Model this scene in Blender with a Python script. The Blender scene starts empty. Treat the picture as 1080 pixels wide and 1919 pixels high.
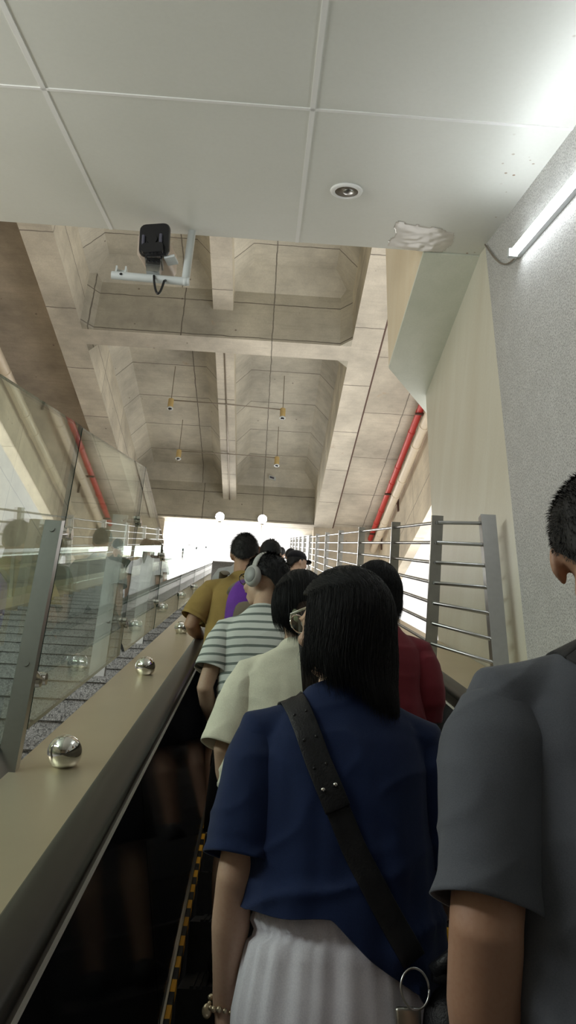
import bpy, bmesh, math, random
from math import sin, cos, pi, radians, tan, atan2, sqrt, exp
from mathutils import Vector, Matrix, noise
from mathutils.bvhtree import BVHTree

random.seed(7)
SC = bpy.context.scene
COL = SC.collection
V = Vector

# ------------------------------------------------------------------ camera, sky, lights, exposure
AL = radians(23.2)                       # slope of escalator, soffit and stairs
cam_d = bpy.data.cameras.new('camera')
cam = bpy.data.objects.new('camera', cam_d)
COL.objects.link(cam)
cam_d.sensor_fit = 'VERTICAL'
cam_d.sensor_height = 36.0
cam_d.lens = 36.0 * 1400.0 / 1919.0
cam_d.clip_start = 0.05
cam_d.clip_end = 400
FX, CX, CY = 1400.0, 540.0, 959.5
def _ray(x, y): return V(((x - CX) / FX, (y - CY) / FX, 1.0)).normalized()
_v = _ray(490, 1017)
_r = V((cos(.0569), sin(.0569), 0))
_u = (_r - _v * _r.dot(_v)).normalized()
_w = _u.cross(_v)
if _w.y > 0: _w = -_w
_Y = _v * cos(AL) - _w * sin(AL)
_Z = _v * sin(AL) + _w * cos(AL)
cam.matrix_world = Matrix(((_u.x, -_u.y, -_u.z, 0), (_Y.x, -_Y.y, -_Y.z, 0), (_Z.x, -_Z.y, -_Z.z, 0), (0, 0, 0, 1)))
SC.camera = cam

SC.view_settings.view_transform = 'Standard'
SC.view_settings.look = 'None'
SC.view_settings.exposure = 0.0
SC.view_settings.gamma = 1.0
SC.view_settings.use_curve_mapping = False

wd = bpy.data.worlds.new('daylight_sky')
SC.world = wd
wd.use_nodes = True
_bg = wd.node_tree.nodes['Background']
_bg.inputs[0].default_value = (1.0, 0.985, 0.95, 1)
_bg.inputs[1].default_value = 1.25

def area(name, loc, target, sx, sy, power, color=(1, 1, 1), portal=False):
    l = bpy.data.lights.new(name, 'AREA')
    l.shape = 'RECTANGLE'; l.size = sx; l.size_y = sy; l.energy = power; l.color = color
    if portal: l.cycles.is_portal = True
    o = bpy.data.objects.new(name, l); COL.objects.link(o)
    o.location = loc
    o.rotation_euler = (V(target) - V(loc)).to_track_quat('-Z', 'Y').to_euler()
    return o
area('daylight_side_opening', (4.6, 15.5, 4.6), (-2.0, 15.5, 11.0), 9.0, 19.0, 1150, (1, .965, .90))
area('daylight_exit_opening', (-1.4, 27.3, 10.9), (-1.4, 10, 8.0), 6.0, 2.4, 420, (1, .98, .95))
area('added_left_fill', (-4.1, 1.4, 2.3), (1.2, 4.6, 3.4), 4.0, .5, 115, (.97, 1, .97))  # unseen fill light added to brighten the soffit and right panels
area('added_lobby_fill', (0.3, -2.6, 1.9), (0.3, -1.9, -1.0), 3.0, 1.6, 12, (1, .97, .9))  # added fill light out of view, for the lobby end behind the camera

# ------------------------------------------------------------------ helpers
def S(u, v, w):                           # slope frame -> world
    return V((u, v * cos(AL) - w * sin(AL), v * sin(AL) + w * cos(AL)))

class MB:
    def __init__(s): s.v = []; s.f = []; s.m = []
    def add(s, vs, fs, m=0):
        b = len(s.v); s.v += [V(p) for p in vs]
        for f in fs: s.f.append([b + i for i in f]); s.m.append(m)
    def hexa(s, p, m=0):                  # 8 points: bottom ring 0-3, top ring 4-7
        s.add(p, [(3, 2, 1, 0), (4, 5, 6, 7), (0, 1, 5, 4), (1, 2, 6, 5), (2, 3, 7, 6), (3, 0, 4, 7)], m)
    def box(s, a, b, m=0, T=None):
        x0, y0, z0 = a; x1, y1, z1 = b
        p = [(x0, y0, z0), (x1, y0, z0), (x1, y1, z0), (x0, y1, z0), (x0, y0, z1), (x1, y0, z1), (x1, y1, z1), (x0, y1, z1)]
        s.hexa([T(*q) if T else q for q in p], m)
    def prism(s, poly, ext, m=0):         # polygon extruded by vector
        n = len(poly); e = V(ext); a = [V(p) for p in poly]
        s.add(a + [p + e for p in a], [tuple(range(n - 1, -1, -1)), tuple(range(n, 2 * n))] + [(i, (i + 1) % n, n + (i + 1) % n, n + i) for i in range(n)], m)
    def loft(s, rings, m=0, cap=True):
        n = len(rings[0]); vs = [p for r in rings for p in r]; fs = []
        for k in range(len(rings) - 1):
            for i in range(n):
                j = (i + 1) % n
                fs.append((k * n + i, k * n + j, (k + 1) * n + j, (k + 1) * n + i))
        if cap:
            fs.append(tuple(range(n - 1, -1, -1))); L = (len(rings) - 1) * n
            fs.append(tuple(L + i for i in range(n)))
        s.add(vs, fs, m)
    def tube(s, pts, rad, n=10, m=0, flat=None):
        pts = [V(p) for p in pts]
        if not hasattr(rad, '__len__'): rad = [rad] * len(pts)
        rings = []; ref = None
        for i, p in enumerate(pts):
            t = (pts[min(i + 1, len(pts) - 1)] - pts[max(i - 1, 0)]).normalized()
            if ref is None: ref = t.orthogonal().normalized()
            ref = (ref - t * ref.dot(t)).normalized(); b = t.cross(ref)
            rings.append([p + (ref * cos(2 * pi * k / n) + b * sin(2 * pi * k / n)) * rad[i] for k in range(n)])
        s.loft(rings, m)
    def limb(s, pts, rad, n=14):          # rounded ends
        pts = [V(p) for p in pts]
        d0 = (pts[0] - pts[1]).normalized(); d1 = (pts[-1] - pts[-2]).normalized()
        P = [pts[0] + d0 * rad[0] * .8, pts[0] + d0 * rad[0] * .5] + pts + [pts[-1] + d1 * rad[-1] * .5, pts[-1] + d1 * rad[-1] * .8]
        R = [rad[0] * .45, rad[0] * .83] + list(rad) + [rad[-1] * .83, rad[-1] * .45]
        s.tube(P, R, n)
    def ell(s, c, r, nu=16, nv=10, R=None, m=0):
        c = V(c); rings = []
        for j in range(nv + 1):
            a = -pi / 2 + pi * (j + .0) / nv
            a = max(-pi / 2 + .05, min(pi / 2 - .05, a))
            ring = []
            for i in range(nu):
                q = V((r[0] * cos(a) * cos(2 * pi * i / nu), r[1] * cos(a) * sin(2 * pi * i / nu), r[2] * sin(a)))
                ring.append(c + (R @ q if R else q))
            rings.append(ring)
        s.loft(rings, m)
    def cyl(s, a, b, r0, r1=None, n=20, m=0):
        s.tube([a, b], [r0, r0 if r1 is None else r1], n, m)
    def mesh(s, name):
        me = bpy.data.meshes.new(name); me.from_pydata([tuple(p) for p in s.v], [], s.f)
        if any(s.m): me.polygons.foreach_set('material_index', s.m)
        bm = bmesh.new(); bm.from_mesh(me); bmesh.ops.recalc_face_normals(bm, faces=bm.faces[:]); bm.to_mesh(me); bm.free()
        return me
    def build(s, name, mat, parent=None, smooth=False, angle=None, local=False, kind=None):
        if parent is not None and not local:
            off = V((0, 0, 0)); q = parent
            while q: off += q.location; q = q.parent
            for p in s.v: p -= off
        return link(name, s.mesh(name), mat, parent, smooth, angle, kind)

def link(name, me, mat, parent=None, smooth=False, angle=None, kind=None):
    for m in (mat if isinstance(mat, (list, tuple)) else [mat]): me.materials.append(m)
    if smooth or angle:
        me.polygons.foreach_set('use_smooth', [True] * len(me.polygons))
    if angle: me.set_sharp_from_angle(angle=radians(angle))
    o = bpy.data.objects.new(name, me); COL.objects.link(o)
    if parent is not None: o.parent = parent
    if kind: o['kind'] = kind
    return o

def thing(name, label, cat, loc=(0, 0, 0), rz=0, group=None):
    o = bpy.data.objects.new(name, None); COL.objects.link(o)
    o.empty_display_size = .1
    o.location = loc; o.rotation_euler = (0, 0, rz); o['label'] = label; o['category'] = cat
    if group: o['group'] = group
    return o
def tag(o, label, cat, group=None):
    o['label'] = label; o['category'] = cat
    if group: o['group'] = group
    return o
def copy_tree(o, parent=None):
    c = o.copy(); COL.objects.link(c)
    if parent is not None: c.parent = parent
    for ch in list(o.children): copy_tree(ch, c)
    return c

def remesh(mb, voxel, it=4, fac=.5):
    me = mb.mesh('tmp'); o = bpy.data.objects.new('tmp', me); COL.objects.link(o)
    r = o.modifiers.new('r', 'REMESH'); r.mode = 'VOXEL'; r.voxel_size = voxel
    if it:
        k = o.modifiers.new('s', 'SMOOTH'); k.factor = fac; k.iterations = it
    dg = bpy.context.evaluated_depsgraph_get(); dg.update()
    out = bpy.data.meshes.new_from_object(o.evaluated_get(dg))
    bpy.data.objects.remove(o); bpy.data.meshes.remove(me)
    return out
def modified(me, *mods):
    o = bpy.data.objects.new('tmp', me); COL.objects.link(o)
    for typ, kw in mods:
        m = o.modifiers.new('m', typ)
        for k, v in kw.items(): setattr(m, k, v)
    dg = bpy.context.evaluated_depsgraph_get(); dg.update()
    out = bpy.data.meshes.new_from_object(o.evaluated_get(dg))
    bpy.data.objects.remove(o); bpy.data.meshes.remove(me)
    return out

# ------------------------------------------------------------------ materials
class NT:
    def __init__(s, name):
        s.m = bpy.data.materials.new(name); s.m.use_nodes = True
        s.t = s.m.node_tree; s.n = s.t.nodes; s.b = s.n['Principled BSDF']
    def new(s, t, **kw):
        n = s.n.new(t)
        for k, v in kw.items(): setattr(n, k, v)
        return n
    def ln(s, a, b): s.t.links.new(a, b)
    def val(s, sock, v):
        if hasattr(v, 'node'): s.ln(v, sock)
        else: sock.default_value = v
    def math(s, op, a, b=0.0, c=None):
        n = s.new('ShaderNodeMath', operation=op); s.val(n.inputs[0], a); s.val(n.inputs[1], b)
        if c is not None: s.val(n.inputs[2], c)
        return n.outputs[0]
    def mix(s, f, a, b):
        n = s.new('ShaderNodeMix', data_type='RGBA'); s.val(n.inputs[0], f)
        s.val(n.inputs[6], a if hasattr(a, 'node') else (*a, 1)); s.val(n.inputs[7], b if hasattr(b, 'node') else (*b, 1))
        return n.outputs[2]
    def noise(s, vec, scale, detail=4, rough=.55, dist=0):
        n = s.new('ShaderNodeTexNoise'); n.inputs['Scale'].default_value = scale; n.inputs['Detail'].default_value = detail
        n.inputs['Roughness'].default_value = rough; n.inputs['Distortion'].default_value = dist
        if vec is not None: s.ln(vec, n.inputs['Vector'])
        return n.outputs['Fac']
    def ramp(s, f, a, b, lo=0., hi=1.):
        n = s.new('ShaderNodeMapRange'); s.val(n.inputs[0], f)
        n.inputs[1].default_value = a; n.inputs[2].default_value = b; n.inputs[3].default_value = lo; n.inputs[4].default_value = hi
        n.clamp = True
        return n.outputs[0]
    def pos(s, obj=False):
        if obj: return s.new('ShaderNodeTexCoord').outputs['Object']
        return s.new('ShaderNodeNewGeometry').outputs['Position']
    def comb(s, x, y, z=0.):
        n = s.new('ShaderNodeCombineXYZ'); s.val(n.inputs[0], x); s.val(n.inputs[1], y); s.val(n.inputs[2], z); return n.outputs[0]
    def sep(s, v):
        n = s.new('ShaderNodeSeparateXYZ'); s.ln(v, n.inputs[0]); return n.outputs
    def bump(s, h, strength=.3, dist=.01):
        n = s.new('ShaderNodeBump'); n.inputs['Strength'].default_value = strength; n.inputs['Distance'].default_value = dist
        s.ln(h, n.inputs['Height']); s.ln(n.outputs[0], s.b.inputs['Normal'])
    def out(s, color=None, rough=.5, metal=0., spec=.5):
        if color is not None: s.val(s.b.inputs['Base Color'], color if hasattr(color, 'node') else (*color, 1))
        s.val(s.b.inputs['Roughness'], rough); s.val(s.b.inputs['Metallic'], metal); s.b.inputs['Specular IOR Level'].default_value = spec
        return s.m

def plain(name, color, rough=.5, metal=0., spec=.5, var=.08, scale=8., bump=0., bscale=60.):
    t = NT(name); p = t.pos(True)
    n = t.noise(p, scale, 3)
    c2 = tuple(max(0, c * (1 - var * 2)) for c in color); c1 = tuple(min(1, c * (1 + var)) for c in color)
    col = t.mix(n, c2, c1)
    if bump: t.bump(t.noise(p, bscale, 3), bump, .004)
    return t.out(col, rough, metal, spec)

def concrete(name, plane, base=(.585, .55, .465), bw=2.2, rh=.95, off=0., joint=.4, streak=True):
    t = NT(name); P = t.pos(); x, y, z = t.sep(P)
    a, b = {'xy': (x, y), 'xz': (x, z), 'yz': (y, z)}[plane]
    big = t.noise(P, .55, 5, .62); mid = t.noise(P, 2.6, 5, .65); fine = t.noise(P, 26, 4, .6)
    sv = t.comb(t.math('MULTIPLY', a, .6), t.math('MULTIPLY', b, 7.0), 0.)
    st = t.noise(sv, 1.6, 4, .6)
    dark = tuple(c * .58 for c in base); light = (min(1, base[0] * 1.3), min(1, base[1] * 1.3), min(1, base[2] * 1.28))
    c = t.mix(t.ramp(big, .33, .68), dark, light)
    c = t.mix(t.ramp(mid, .3, .75, 0., .45), c, base); pit = t.noise(P, 7., 6, .75); c = t.mix(t.ramp(pit, .60, .74, 0., .5), c, dark)
    if streak: c = t.mix(t.ramp(st, .5, .8, 0., .35), c, dark)
    rust = t.noise(P, 1.3, 6, .7); c = t.mix(t.ramp(rust, .66, .76, 0., .45), c, (.42, .25, .13))
    spot = t.new('ShaderNodeTexVoronoi'); spot.inputs['Scale'].default_value = 1.7; t.ln(P, spot.inputs['Vector'])
    c = t.mix(t.ramp(spot.outputs['Distance'], .035, .055, .7, 0.), c, (.12, .09, .07))
    c = t.mix(t.ramp(fine, .3, .7, .22, 0.), c, dark)
    if joint:
        wob = t.math('MULTIPLY', t.noise(P, 3.0, 2), .05)
        bv = t.comb(t.math('ADD', a, wob), t.math('ADD', b, wob), 0.)
        br = t.new('ShaderNodeTexBrick'); br.offset = off; br.inputs['Scale'].default_value = 1.0
        br.inputs['Brick Width'].default_value = bw; br.inputs['Row Height'].default_value = rh
        br.inputs['Mortar Size'].default_value = .016; br.inputs['Mortar Smooth'].default_value = .35
        br.inputs['Color1'].default_value = (1, 1, 1, 1); br.inputs['Color2'].default_value = (.8, .8, .8, 1)
        t.ln(bv, br.inputs['Vector'])
        tone = t.new('ShaderNodeMix', data_type='RGBA', blend_type='MULTIPLY'); tone.inputs[0].default_value = .55
        t.ln(c, tone.inputs[6]); t.ln(br.outputs['Color'], tone.inputs[7]); c = tone.outputs[2]
        jf = t.math('MULTIPLY', br.outputs['Fac'], t.ramp(t.noise(P, 1.1, 3), .38, .6, .15, joint + .3))
        c = t.mix(jf, c, (.11, .09, .075))
    t.bump(t.math('ADD', fine, t.math('MULTIPLY', mid, 2.0)), .3, .012)
    return t.out(c, .85, 0, .25)

def granite(name, scale, cols, rough=.5, bump=0.):
    t = NT(name); P = t.pos()
    n1 = t.noise(P, scale, 3, .7); n2 = t.noise(P, scale * 2.3, 2, .6); n3 = t.noise(P, scale * .08, 3)
    c = t.mix(t.ramp(n1, .42, .52), cols[0], cols[1]); c = t.mix(t.ramp(n2, .54, .62), c, cols[2])
    c = t.mix(t.ramp(n3, .3, .75, 0., .3), c, tuple(k * .6 for k in cols[1]))
    if bump: t.bump(t.math('ADD', n1, t.math('MULTIPLY', t.noise(P, scale * .35, 4, .7), 1.5)), bump, .006)
    return t.out(c, rough)

def marble_panel(name, a, b):
    t = NT(name); P = t.pos(); x, y, z = t.sep(P)
    q = t.comb(t.math('MULTIPLY', x, 2.), t.math('ADD', t.math('MULTIPLY', y, 1.6), t.math('MULTIPLY', z, .9)), t.math('MULTIPLY', z, .35))
    n = t.noise(q, 1.5, 6, .6, .4); f = t.noise(P, 60, 3)
    c = t.mix(t.ramp(n, .3, .72), a, b); c = t.mix(t.ramp(f, .3, .7, .12, 0.), c, tuple(k * .6 for k in a))
    return t.out(c, .42)

def glass_pane(name, tint=(.865, .93, .89)):
    t = NT(name); t.n.remove(t.b)
    tr = t.new('ShaderNodeBsdfTransparent'); tr.inputs[0].default_value = (*tint, 1)
    gl = t.new('ShaderNodeBsdfGlossy'); gl.inputs['Roughness'].default_value = .0; gl.inputs[0].default_value = (1, 1, 1, 1)
    fr = t.new('ShaderNodeFresnel'); ge = t.new('ShaderNodeNewGeometry')
    t.ln(t.math('MULTIPLY_ADD', ge.outputs['Backfacing'], 1 / 1.52 - 1.52, 1.52), fr.inputs[0])
    mx = t.new('ShaderNodeMixShader'); t.ln(fr.outputs[0], mx.inputs[0]); t.ln(tr.outputs[0], mx.inputs[1]); t.ln(gl.outputs[0], mx.inputs[2])
    t.ln(mx.outputs[0], t.n['Material Output'].inputs[0])
    return t.m

def emit(name, color, strength):
    t = NT(name); t.out(color, .5); t.b.inputs['Emission Color'].default_value = (*color, 1); t.b.inputs['Emission Strength'].default_value = strength
    return t.m

def cloth(name, color, weave=500., var=.12, rough=.9):
    t = NT(name); p = t.pos(True)
    n = t.noise(p, 9, 4); f = t.noise(p, weave, 2, .6)
    c = t.mix(t.ramp(n, .3, .7), tuple(k * (1 - var) for k in color), tuple(min(1, k * (1 + var)) for k in color))
    c = t.mix(t.ramp(f, .35, .65, 0., .3), c, tuple(min(1, k * 1.5) for k in color))
    t.bump(f, .25, .0015)
    m = t.out(c, rough, 0, .2); t.b.inputs['Sheen Weight'].default_value = .12
    return m

def skin(name, color):
    t = NT(name); p = t.pos(True)
    n = t.noise(p, 14, 4); f = t.noise(p, 160, 3)
    c = t.mix(t.ramp(n, .3, .7), tuple(k * .88 for k in color), color)
    c = t.mix(t.ramp(f, .3, .55, .25, 0.), c, (color[0] * .8, color[1] * .62, color[2] * .55))
    t.bump(f, .12, .001)
    m = t.out(c, .5, 0, .4); t.b.inputs['Subsurface Weight'].default_value = .08; t.b.inputs['Subsurface Radius'].default_value = (.01, .004, .002)
    return m

def hairmat(name, color, rough=.38):
    t = NT(name); p = t.pos(True); x, y, z = t.sep(p)
    q = t.comb(t.math('MULTIPLY', x, 160.), t.math('MULTIPLY', y, 160.), t.math('MULTIPLY', z, 6.))
    n = t.noise(q, 1., 4, .6)
    c = t.mix(t.ramp(n, .3, .75), tuple(k * .5 for k in color), tuple(k * 1.6 for k in color))
    t.bump(n, .5, .003)
    return t.out(c, rough, 0, .3)

M = {}
M['conc_xy'] = concrete('concrete_slab', 'xy', bw=2.4, rh=1.75)
M['conc_side_bay'] = concrete('concrete_side_bay', 'xy', (.63, .575, .48), bw=1.3, rh=2.6, joint=.25)
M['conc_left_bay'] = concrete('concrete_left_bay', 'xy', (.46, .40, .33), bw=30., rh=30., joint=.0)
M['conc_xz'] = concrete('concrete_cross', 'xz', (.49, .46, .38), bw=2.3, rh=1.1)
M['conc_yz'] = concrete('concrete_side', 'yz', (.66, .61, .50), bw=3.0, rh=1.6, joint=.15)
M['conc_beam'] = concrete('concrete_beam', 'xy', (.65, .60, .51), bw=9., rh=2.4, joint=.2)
M['wall_cream'] = concrete('plastered_concrete', 'yz', (.74, .66, .53), bw=4, rh=2.5, joint=.05)
t_ = NT('white_painted_panel'); P_ = t_.pos(); x_ = t_.sep(P_)[0]
vo_ = t_.new('ShaderNodeTexVoronoi'); vo_.inputs['Scale'].default_value = 14.; t_.ln(P_, vo_.inputs['Vector'])
sp_ = t_.math('MULTIPLY', t_.ramp(vo_.outputs['Distance'], .10, .16, 1., 0.), t_.math('MULTIPLY', t_.ramp(t_.noise(P_, 2.2, 3), .50, .56), t_.ramp(x_, 1.25, 1.45)))
c_ = t_.mix(t_.noise(P_, 1.6, 4), (.80, .815, .76), (.87, .88, .83))
c_ = t_.mix(t_.ramp(t_.noise(P_, 40, 3), .4, .8, 0., .06), c_, (.5, .5, .44))
M['soffit'] = t_.out(t_.mix(sp_, c_, (.34, .22, .12)), .38)
M['joint'] = plain('white_joint_strip', (.96, .96, .94), .5, var=.01)
M['granite_wall'] = granite('flamed_granite', 95, ((.33, .33, .325), (.68, .68, .665), (.80, .80, .78)), .75, .9)
M['granite_step'] = granite('speckled_granite', 85, ((.06, .06, .06), (.25, .25, .245), (.46, .455, .44)), .45)
M['panel_a'] = marble_panel('cream_wall_panel', (.76, .725, .60), (.86, .85, .74))
M['panel_b'] = marble_panel('green_soffit_panel', (.72, .76, .65), (.84, .86, .76))
M['fascia'] = marble_panel('yellowed_fascia', (.80, .69, .49), (.88, .80, .62))
M['steel'] = plain('brushed_stainless', (.50, .505, .50), .28, 1., var=.06, scale=30)
M['steel_dark'] = plain('railing_stainless', (.42, .41, .38), .3, 1., var=.1, scale=20)
M['chrome'] = plain('polished_chrome', (.80, .79, .76), .06, 1., var=.01)
M['deck'] = plain('champagne_deck_metal', (.66, .585, .44), .42, .85, var=.04, scale=3)
M['rubber'] = plain('black_handrail_rubber', (.030, .026, .022), .36, 0, .22, var=.1)
M['rubber_guide'] = plain('handrail_guide', (.07, .055, .042), .35, .6, var=.1)
M['trimline'] = plain('bright_trim_strip', (.80, .76, .68), .4, .0, var=.02)
M['black_panel'] = plain('black_glossy_panel', (.010, .010, .011), .09, 0, .55, var=.1)
M['step_metal'] = plain('dark_step_metal', (.05, .05, .05), .5, .4, var=.15, scale=40)
M['yellow'] = plain('yellow_step_edge', (.75, .38, .03), .5, var=.15, scale=30)
M['skirt'] = plain('matt_black_skirt', (.008, .008, .008), 1., 0, .0); M['skirt'].node_tree.nodes['Principled BSDF'].inputs['IOR'].default_value = 1.0
t_ = NT('yellow_black_edge'); q_ = t_.sep(t_.pos(True)); y_ = t_.math('ADD', t_.math('MULTIPLY', q_[1], cos(AL)), t_.math('MULTIPLY', q_[2], sin(AL)))
k_ = t_.math('LESS_THAN', t_.math('FRACT', t_.math('DIVIDE', y_, .1333)), .5)
M['yellow'] = t_.out(t_.mix(k_, (.012, .011, .01), (.85, .42, .03)), .5)
M['glass'] = glass_pane('clear_green_glass')
M['glass_edge'] = plain('glass_cut_edge', (.01, .035, .03), .12, 0, .6)
M['red'] = plain('red_fire_pipe_paint', (.58, .05, .04), .45, var=.1)
M['beige_pipe'] = plain('beige_plastic_pipe', (.72, .62, .48), .45, var=.05)
M['rustbrown'] = plain('brown_bracket_steel', (.10, .05, .035), .6, var=.2)
M['black'] = plain('black_plastic', (.012, .012, .015), .25, 0, .5, var=.1)
M['white_metal'] = plain('white_painted_metal', (.66, .70, .70), .4, var=.05)
M['beige_plastic'] = plain('beige_camera_shell', (.55, .46, .38), .5, var=.1)
M['lens'] = plain('infrared_window', (.10, .10, .14), .12, 0, .6)
M['tube'] = emit('fluorescent_tube', (.93, .97, 1.), 14.)
M['flood'] = emit('floodlight_lens', (1, .99, .95), 30.)
M['pend_yellow'] = plain('yellowed_lamp_can', (.62, .46, .20), .45, var=.1)
M['wire'] = plain('grey_conduit', (.30, .26, .21), .5, .3)
M['leather'] = plain('black_leather', (.009, .010, .013), .45, 0, .35, var=.3, scale=60, bump=.3, bscale=260)
M['skin_light'] = skin('skin_light', (.60, .40, .29))
M['skin_tan'] = skin('skin_tan', (.46, .27, .18))
M['hair'] = hairmat('black_hair', (.007, .007, .0085), .58)
M['hair_brown'] = hairmat('dark_brown_hair', (.028, .018, .014))
M['hair_auburn'] = hairmat('auburn_hair', (.11, .045, .02))
M['hair_grey'] = hairmat('short_black_hair', (.012, .011, .011), .6)
M['navy'] = cloth('navy_cotton', (.010, .021, .070))
M['grey_tee'] = cloth('charcoal_cotton', (.088, .096, .114))
M['cream'] = cloth('cream_linen', (.72, .68, .56), 380)
M['olive'] = cloth('olive_yellow_cotton', (.30, .20, .065))
M['maroon'] = cloth('maroon_cotton', (.13, .014, .022))
M['black_cloth'] = cloth('black_cotton', (.012, .012, .016))
M['white_cloth'] = cloth('white_cotton', (.78, .80, .82))
M['grey_cloth'] = cloth('grey_cotton', (.32, .33, .33))
M['lavender'] = cloth('pale_lilac_cotton', (.64, .63, .71), 420)
M['denim'] = cloth('denim_blue', (.05, .08, .16))
M['purple'] = cloth('purple_nylon', (.13, .03, .30), 300, .2, .6)
M['dark_strap'] = cloth('dark_webbing', (.03, .03, .032), 300, .2, .7)
M['taupe'] = cloth('taupe_nylon', (.15, .12, .09), 300, .2, .7)
M['shoe'] = plain('dark_shoe', (.03, .03, .03), .6)
M['shoe_light'] = plain('pale_shoe', (.5, .48, .44), .6)
M['phones'] = plain('light_grey_headphone_plastic', (.50, .50, .48), .4, var=.03)
M['phones_dark'] = plain('headphone_cup_grey', (.33, .335, .33), .45, var=.03)
M['scrunchie'] = cloth('sage_scrunchie', (.16, .17, .11))
M['gold'] = plain('pale_bracelet_beads', (.62, .52, .36), .25, .6, var=.2, scale=90)

def striped(name, base, stripe, period, width, slant=0.):
    t = NT(name); p = t.pos(True); x, y, z = t.sep(p)
    wob = t.math('MULTIPLY', t.math('SUBTRACT', t.noise(p, 5, 2), .5), .012)
    zz = t.math('ADD', z, wob)
    f = t.math('FRACT', t.math('DIVIDE', zz, period))
    k = t.math('LESS_THAN', f, width)
    fine = t.noise(p, 420, 2)
    c = t.mix(k, base, stripe); c = t.mix(t.ramp(fine, .35, .65, 0., .15), c, tuple(v * .7 for v in base))
    t.bump(fine, .2, .0015)
    return t.out(c, .9, 0, .2)
M['stripes'] = striped('white_tee_with_green_grey_stripes', (.70, .72, .69), (.17, .20, .185), .0365, .30)

# ------------------------------------------------------------------ the setting: soffit, granite wall, bulkhead
SO_W = 2.43
def plane_at_Y(u, Y, w):                                   # point on plane w=const at world Y
    v = (Y + w * sin(AL)) / cos(AL); return S(u, v, w)
YE = 4.48
mb = MB()
a0, a1 = plane_at_Y(-4.2, YE, SO_W), plane_at_Y(1.68, YE, SO_W)
b0, b1 = S(-4.2, -2.2, SO_W), S(1.68, -2.2, SO_W)
up = V((0, 0, .22))
mb.hexa([b0, b1, a1, a0, b0 + up, b1 + up, a1 + up, a0 + up])
mb.build('ceiling', M['soffit'], kind='structure')
mb = MB(); mb.box((-4.2, -7.5, -.2 + 1.6), (1.68, b0.y + .05, 1.62), 0)
o = mb.build('ceiling_lobby', M['soffit'], kind='structure')
ntrim = 0
def trim(mb, mat, **kw):
    global ntrim
    ntrim += 1
    return mb.build('trim_%d' % ntrim, mat, kind='structure', **kw)
for u in (-1.345, .145):
    mb = MB(); v1 = (YE + SO_W * sin(AL)) / cos(AL)
    mb.box((u - .014, -2.2, SO_W - .005), (u + .014, v1 - .002, SO_W + .004), T=S)
    trim(mb, M['joint'])
for Y in (1.08, 2.78):
    mb = MB(); v1 = (Y + SO_W * sin(AL)) / cos(AL)
    mb.box((-4.2, v1 - .011, SO_W - .005), (1.66, v1 + .011, SO_W + .004), T=S)
    trim(mb, M['joint'])
# right wall: flamed granite, ends on a vertical edge
WU = 1.62
YW = 4.30
mb = MB(); mb.box((WU, -7.5, -4.), (WU + .28, YW, 6.4)); mb.build('wall_right', M['granite_wall'], kind='structure')
# cream return panel flush with the granite, ends in a vertical edge further up
mb = MB(); mb.box((WU + .012, YW, -2.), (WU + .26, 6.45, 4.56)); mb.build('wall_right_panel', M['panel_a'], kind='structure')
# green level soffit and yellowed fascia of the bulkhead above the panel
mb = MB()
poly = [(1.175, YE + .004, 4.55), (1.9, YE + .004, 4.55), (1.9, 7.0, 4.55), (1.725, 6.80, 4.55), (1.165, 6.03, 4.55)]
mb.prism(poly, (0, 0, .03)); mb.build('ceiling_bulkhead', M['panel_b'], kind='structure')
mb = MB(); mb.prism([(1.175, YE + .004, 4.58), (1.9, YE + .004, 4.58), (1.9, 7.0, 4.58), (1.72, 6.78, 4.58), (1.165, 6.03, 4.58)], (0, 0, 2.6))
mb.build('wall_bulkhead', M['fascia'], kind='structure')

# ------------------------------------------------------------------ the concrete hall
HB = 12.0                                                   # underside of the beams
U0, U1 = -7.5, 4.5                                          # side walls
mb = MB(); mb.box((U1, 6.5, 9.0), (U1 + .3, 27.0, 13.2)); mb.build('wall_hall_right', M['wall_cream'], kind='structure')
mb = MB(); mb.box((1.98, 26.2, 8.), (U1 + .3, 26.9, 13.)); mb.build('wall_end_right', M['wall_cream'], kind='structure')
mb = MB(); mb.box((U0 - .3, 26.2, 2.), (-3.75, 26.9, 13.)); mb.build('wall_end_left', M['wall_cream'], kind='structure')
mb = MB(); mb.box((U0 - .3, 2.0, -3.), (U0, 27.0, 13.2)); mb.build('wall_hall_left', M['wall_cream'], kind='structure')
def beam(name, a, b, mats, ch=.0):
    m = MB(); m.box(a, b); o = m.build(name, mats, kind='structure')
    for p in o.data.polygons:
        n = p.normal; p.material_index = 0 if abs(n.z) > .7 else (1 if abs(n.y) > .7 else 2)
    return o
BM = [M['conc_beam'], M['conc_xz'], M['conc_yz']]  # beam shading put into colour: lighter undersides and sides, darker cross faces
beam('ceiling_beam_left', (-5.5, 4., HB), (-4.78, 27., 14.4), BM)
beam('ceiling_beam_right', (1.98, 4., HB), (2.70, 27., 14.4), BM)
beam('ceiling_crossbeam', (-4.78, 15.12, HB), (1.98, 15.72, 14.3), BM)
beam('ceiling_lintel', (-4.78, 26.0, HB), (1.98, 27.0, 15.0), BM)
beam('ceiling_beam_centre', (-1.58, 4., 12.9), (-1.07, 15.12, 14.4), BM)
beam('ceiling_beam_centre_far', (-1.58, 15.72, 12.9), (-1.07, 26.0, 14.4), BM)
mb = MB(); mb.box((-4.78, 4., 14.1), (1.98, 26.3, 14.5)); mb.build('ceiling_slab', M['conc_xy'], kind='structure')
mb = MB(); mb.box((2.70, 4., 12.08), (U1 + .3, 27., 14.4)); mb.build('ceiling_right_bay', M['conc_side_bay'], kind='structure')
mb = MB(); mb.box((U0 - .3, 4., 12.7), (-5.5, 27., 14.4)); mb.build('ceiling_left_bay', M['conc_left_bay'], kind='structure')
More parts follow.
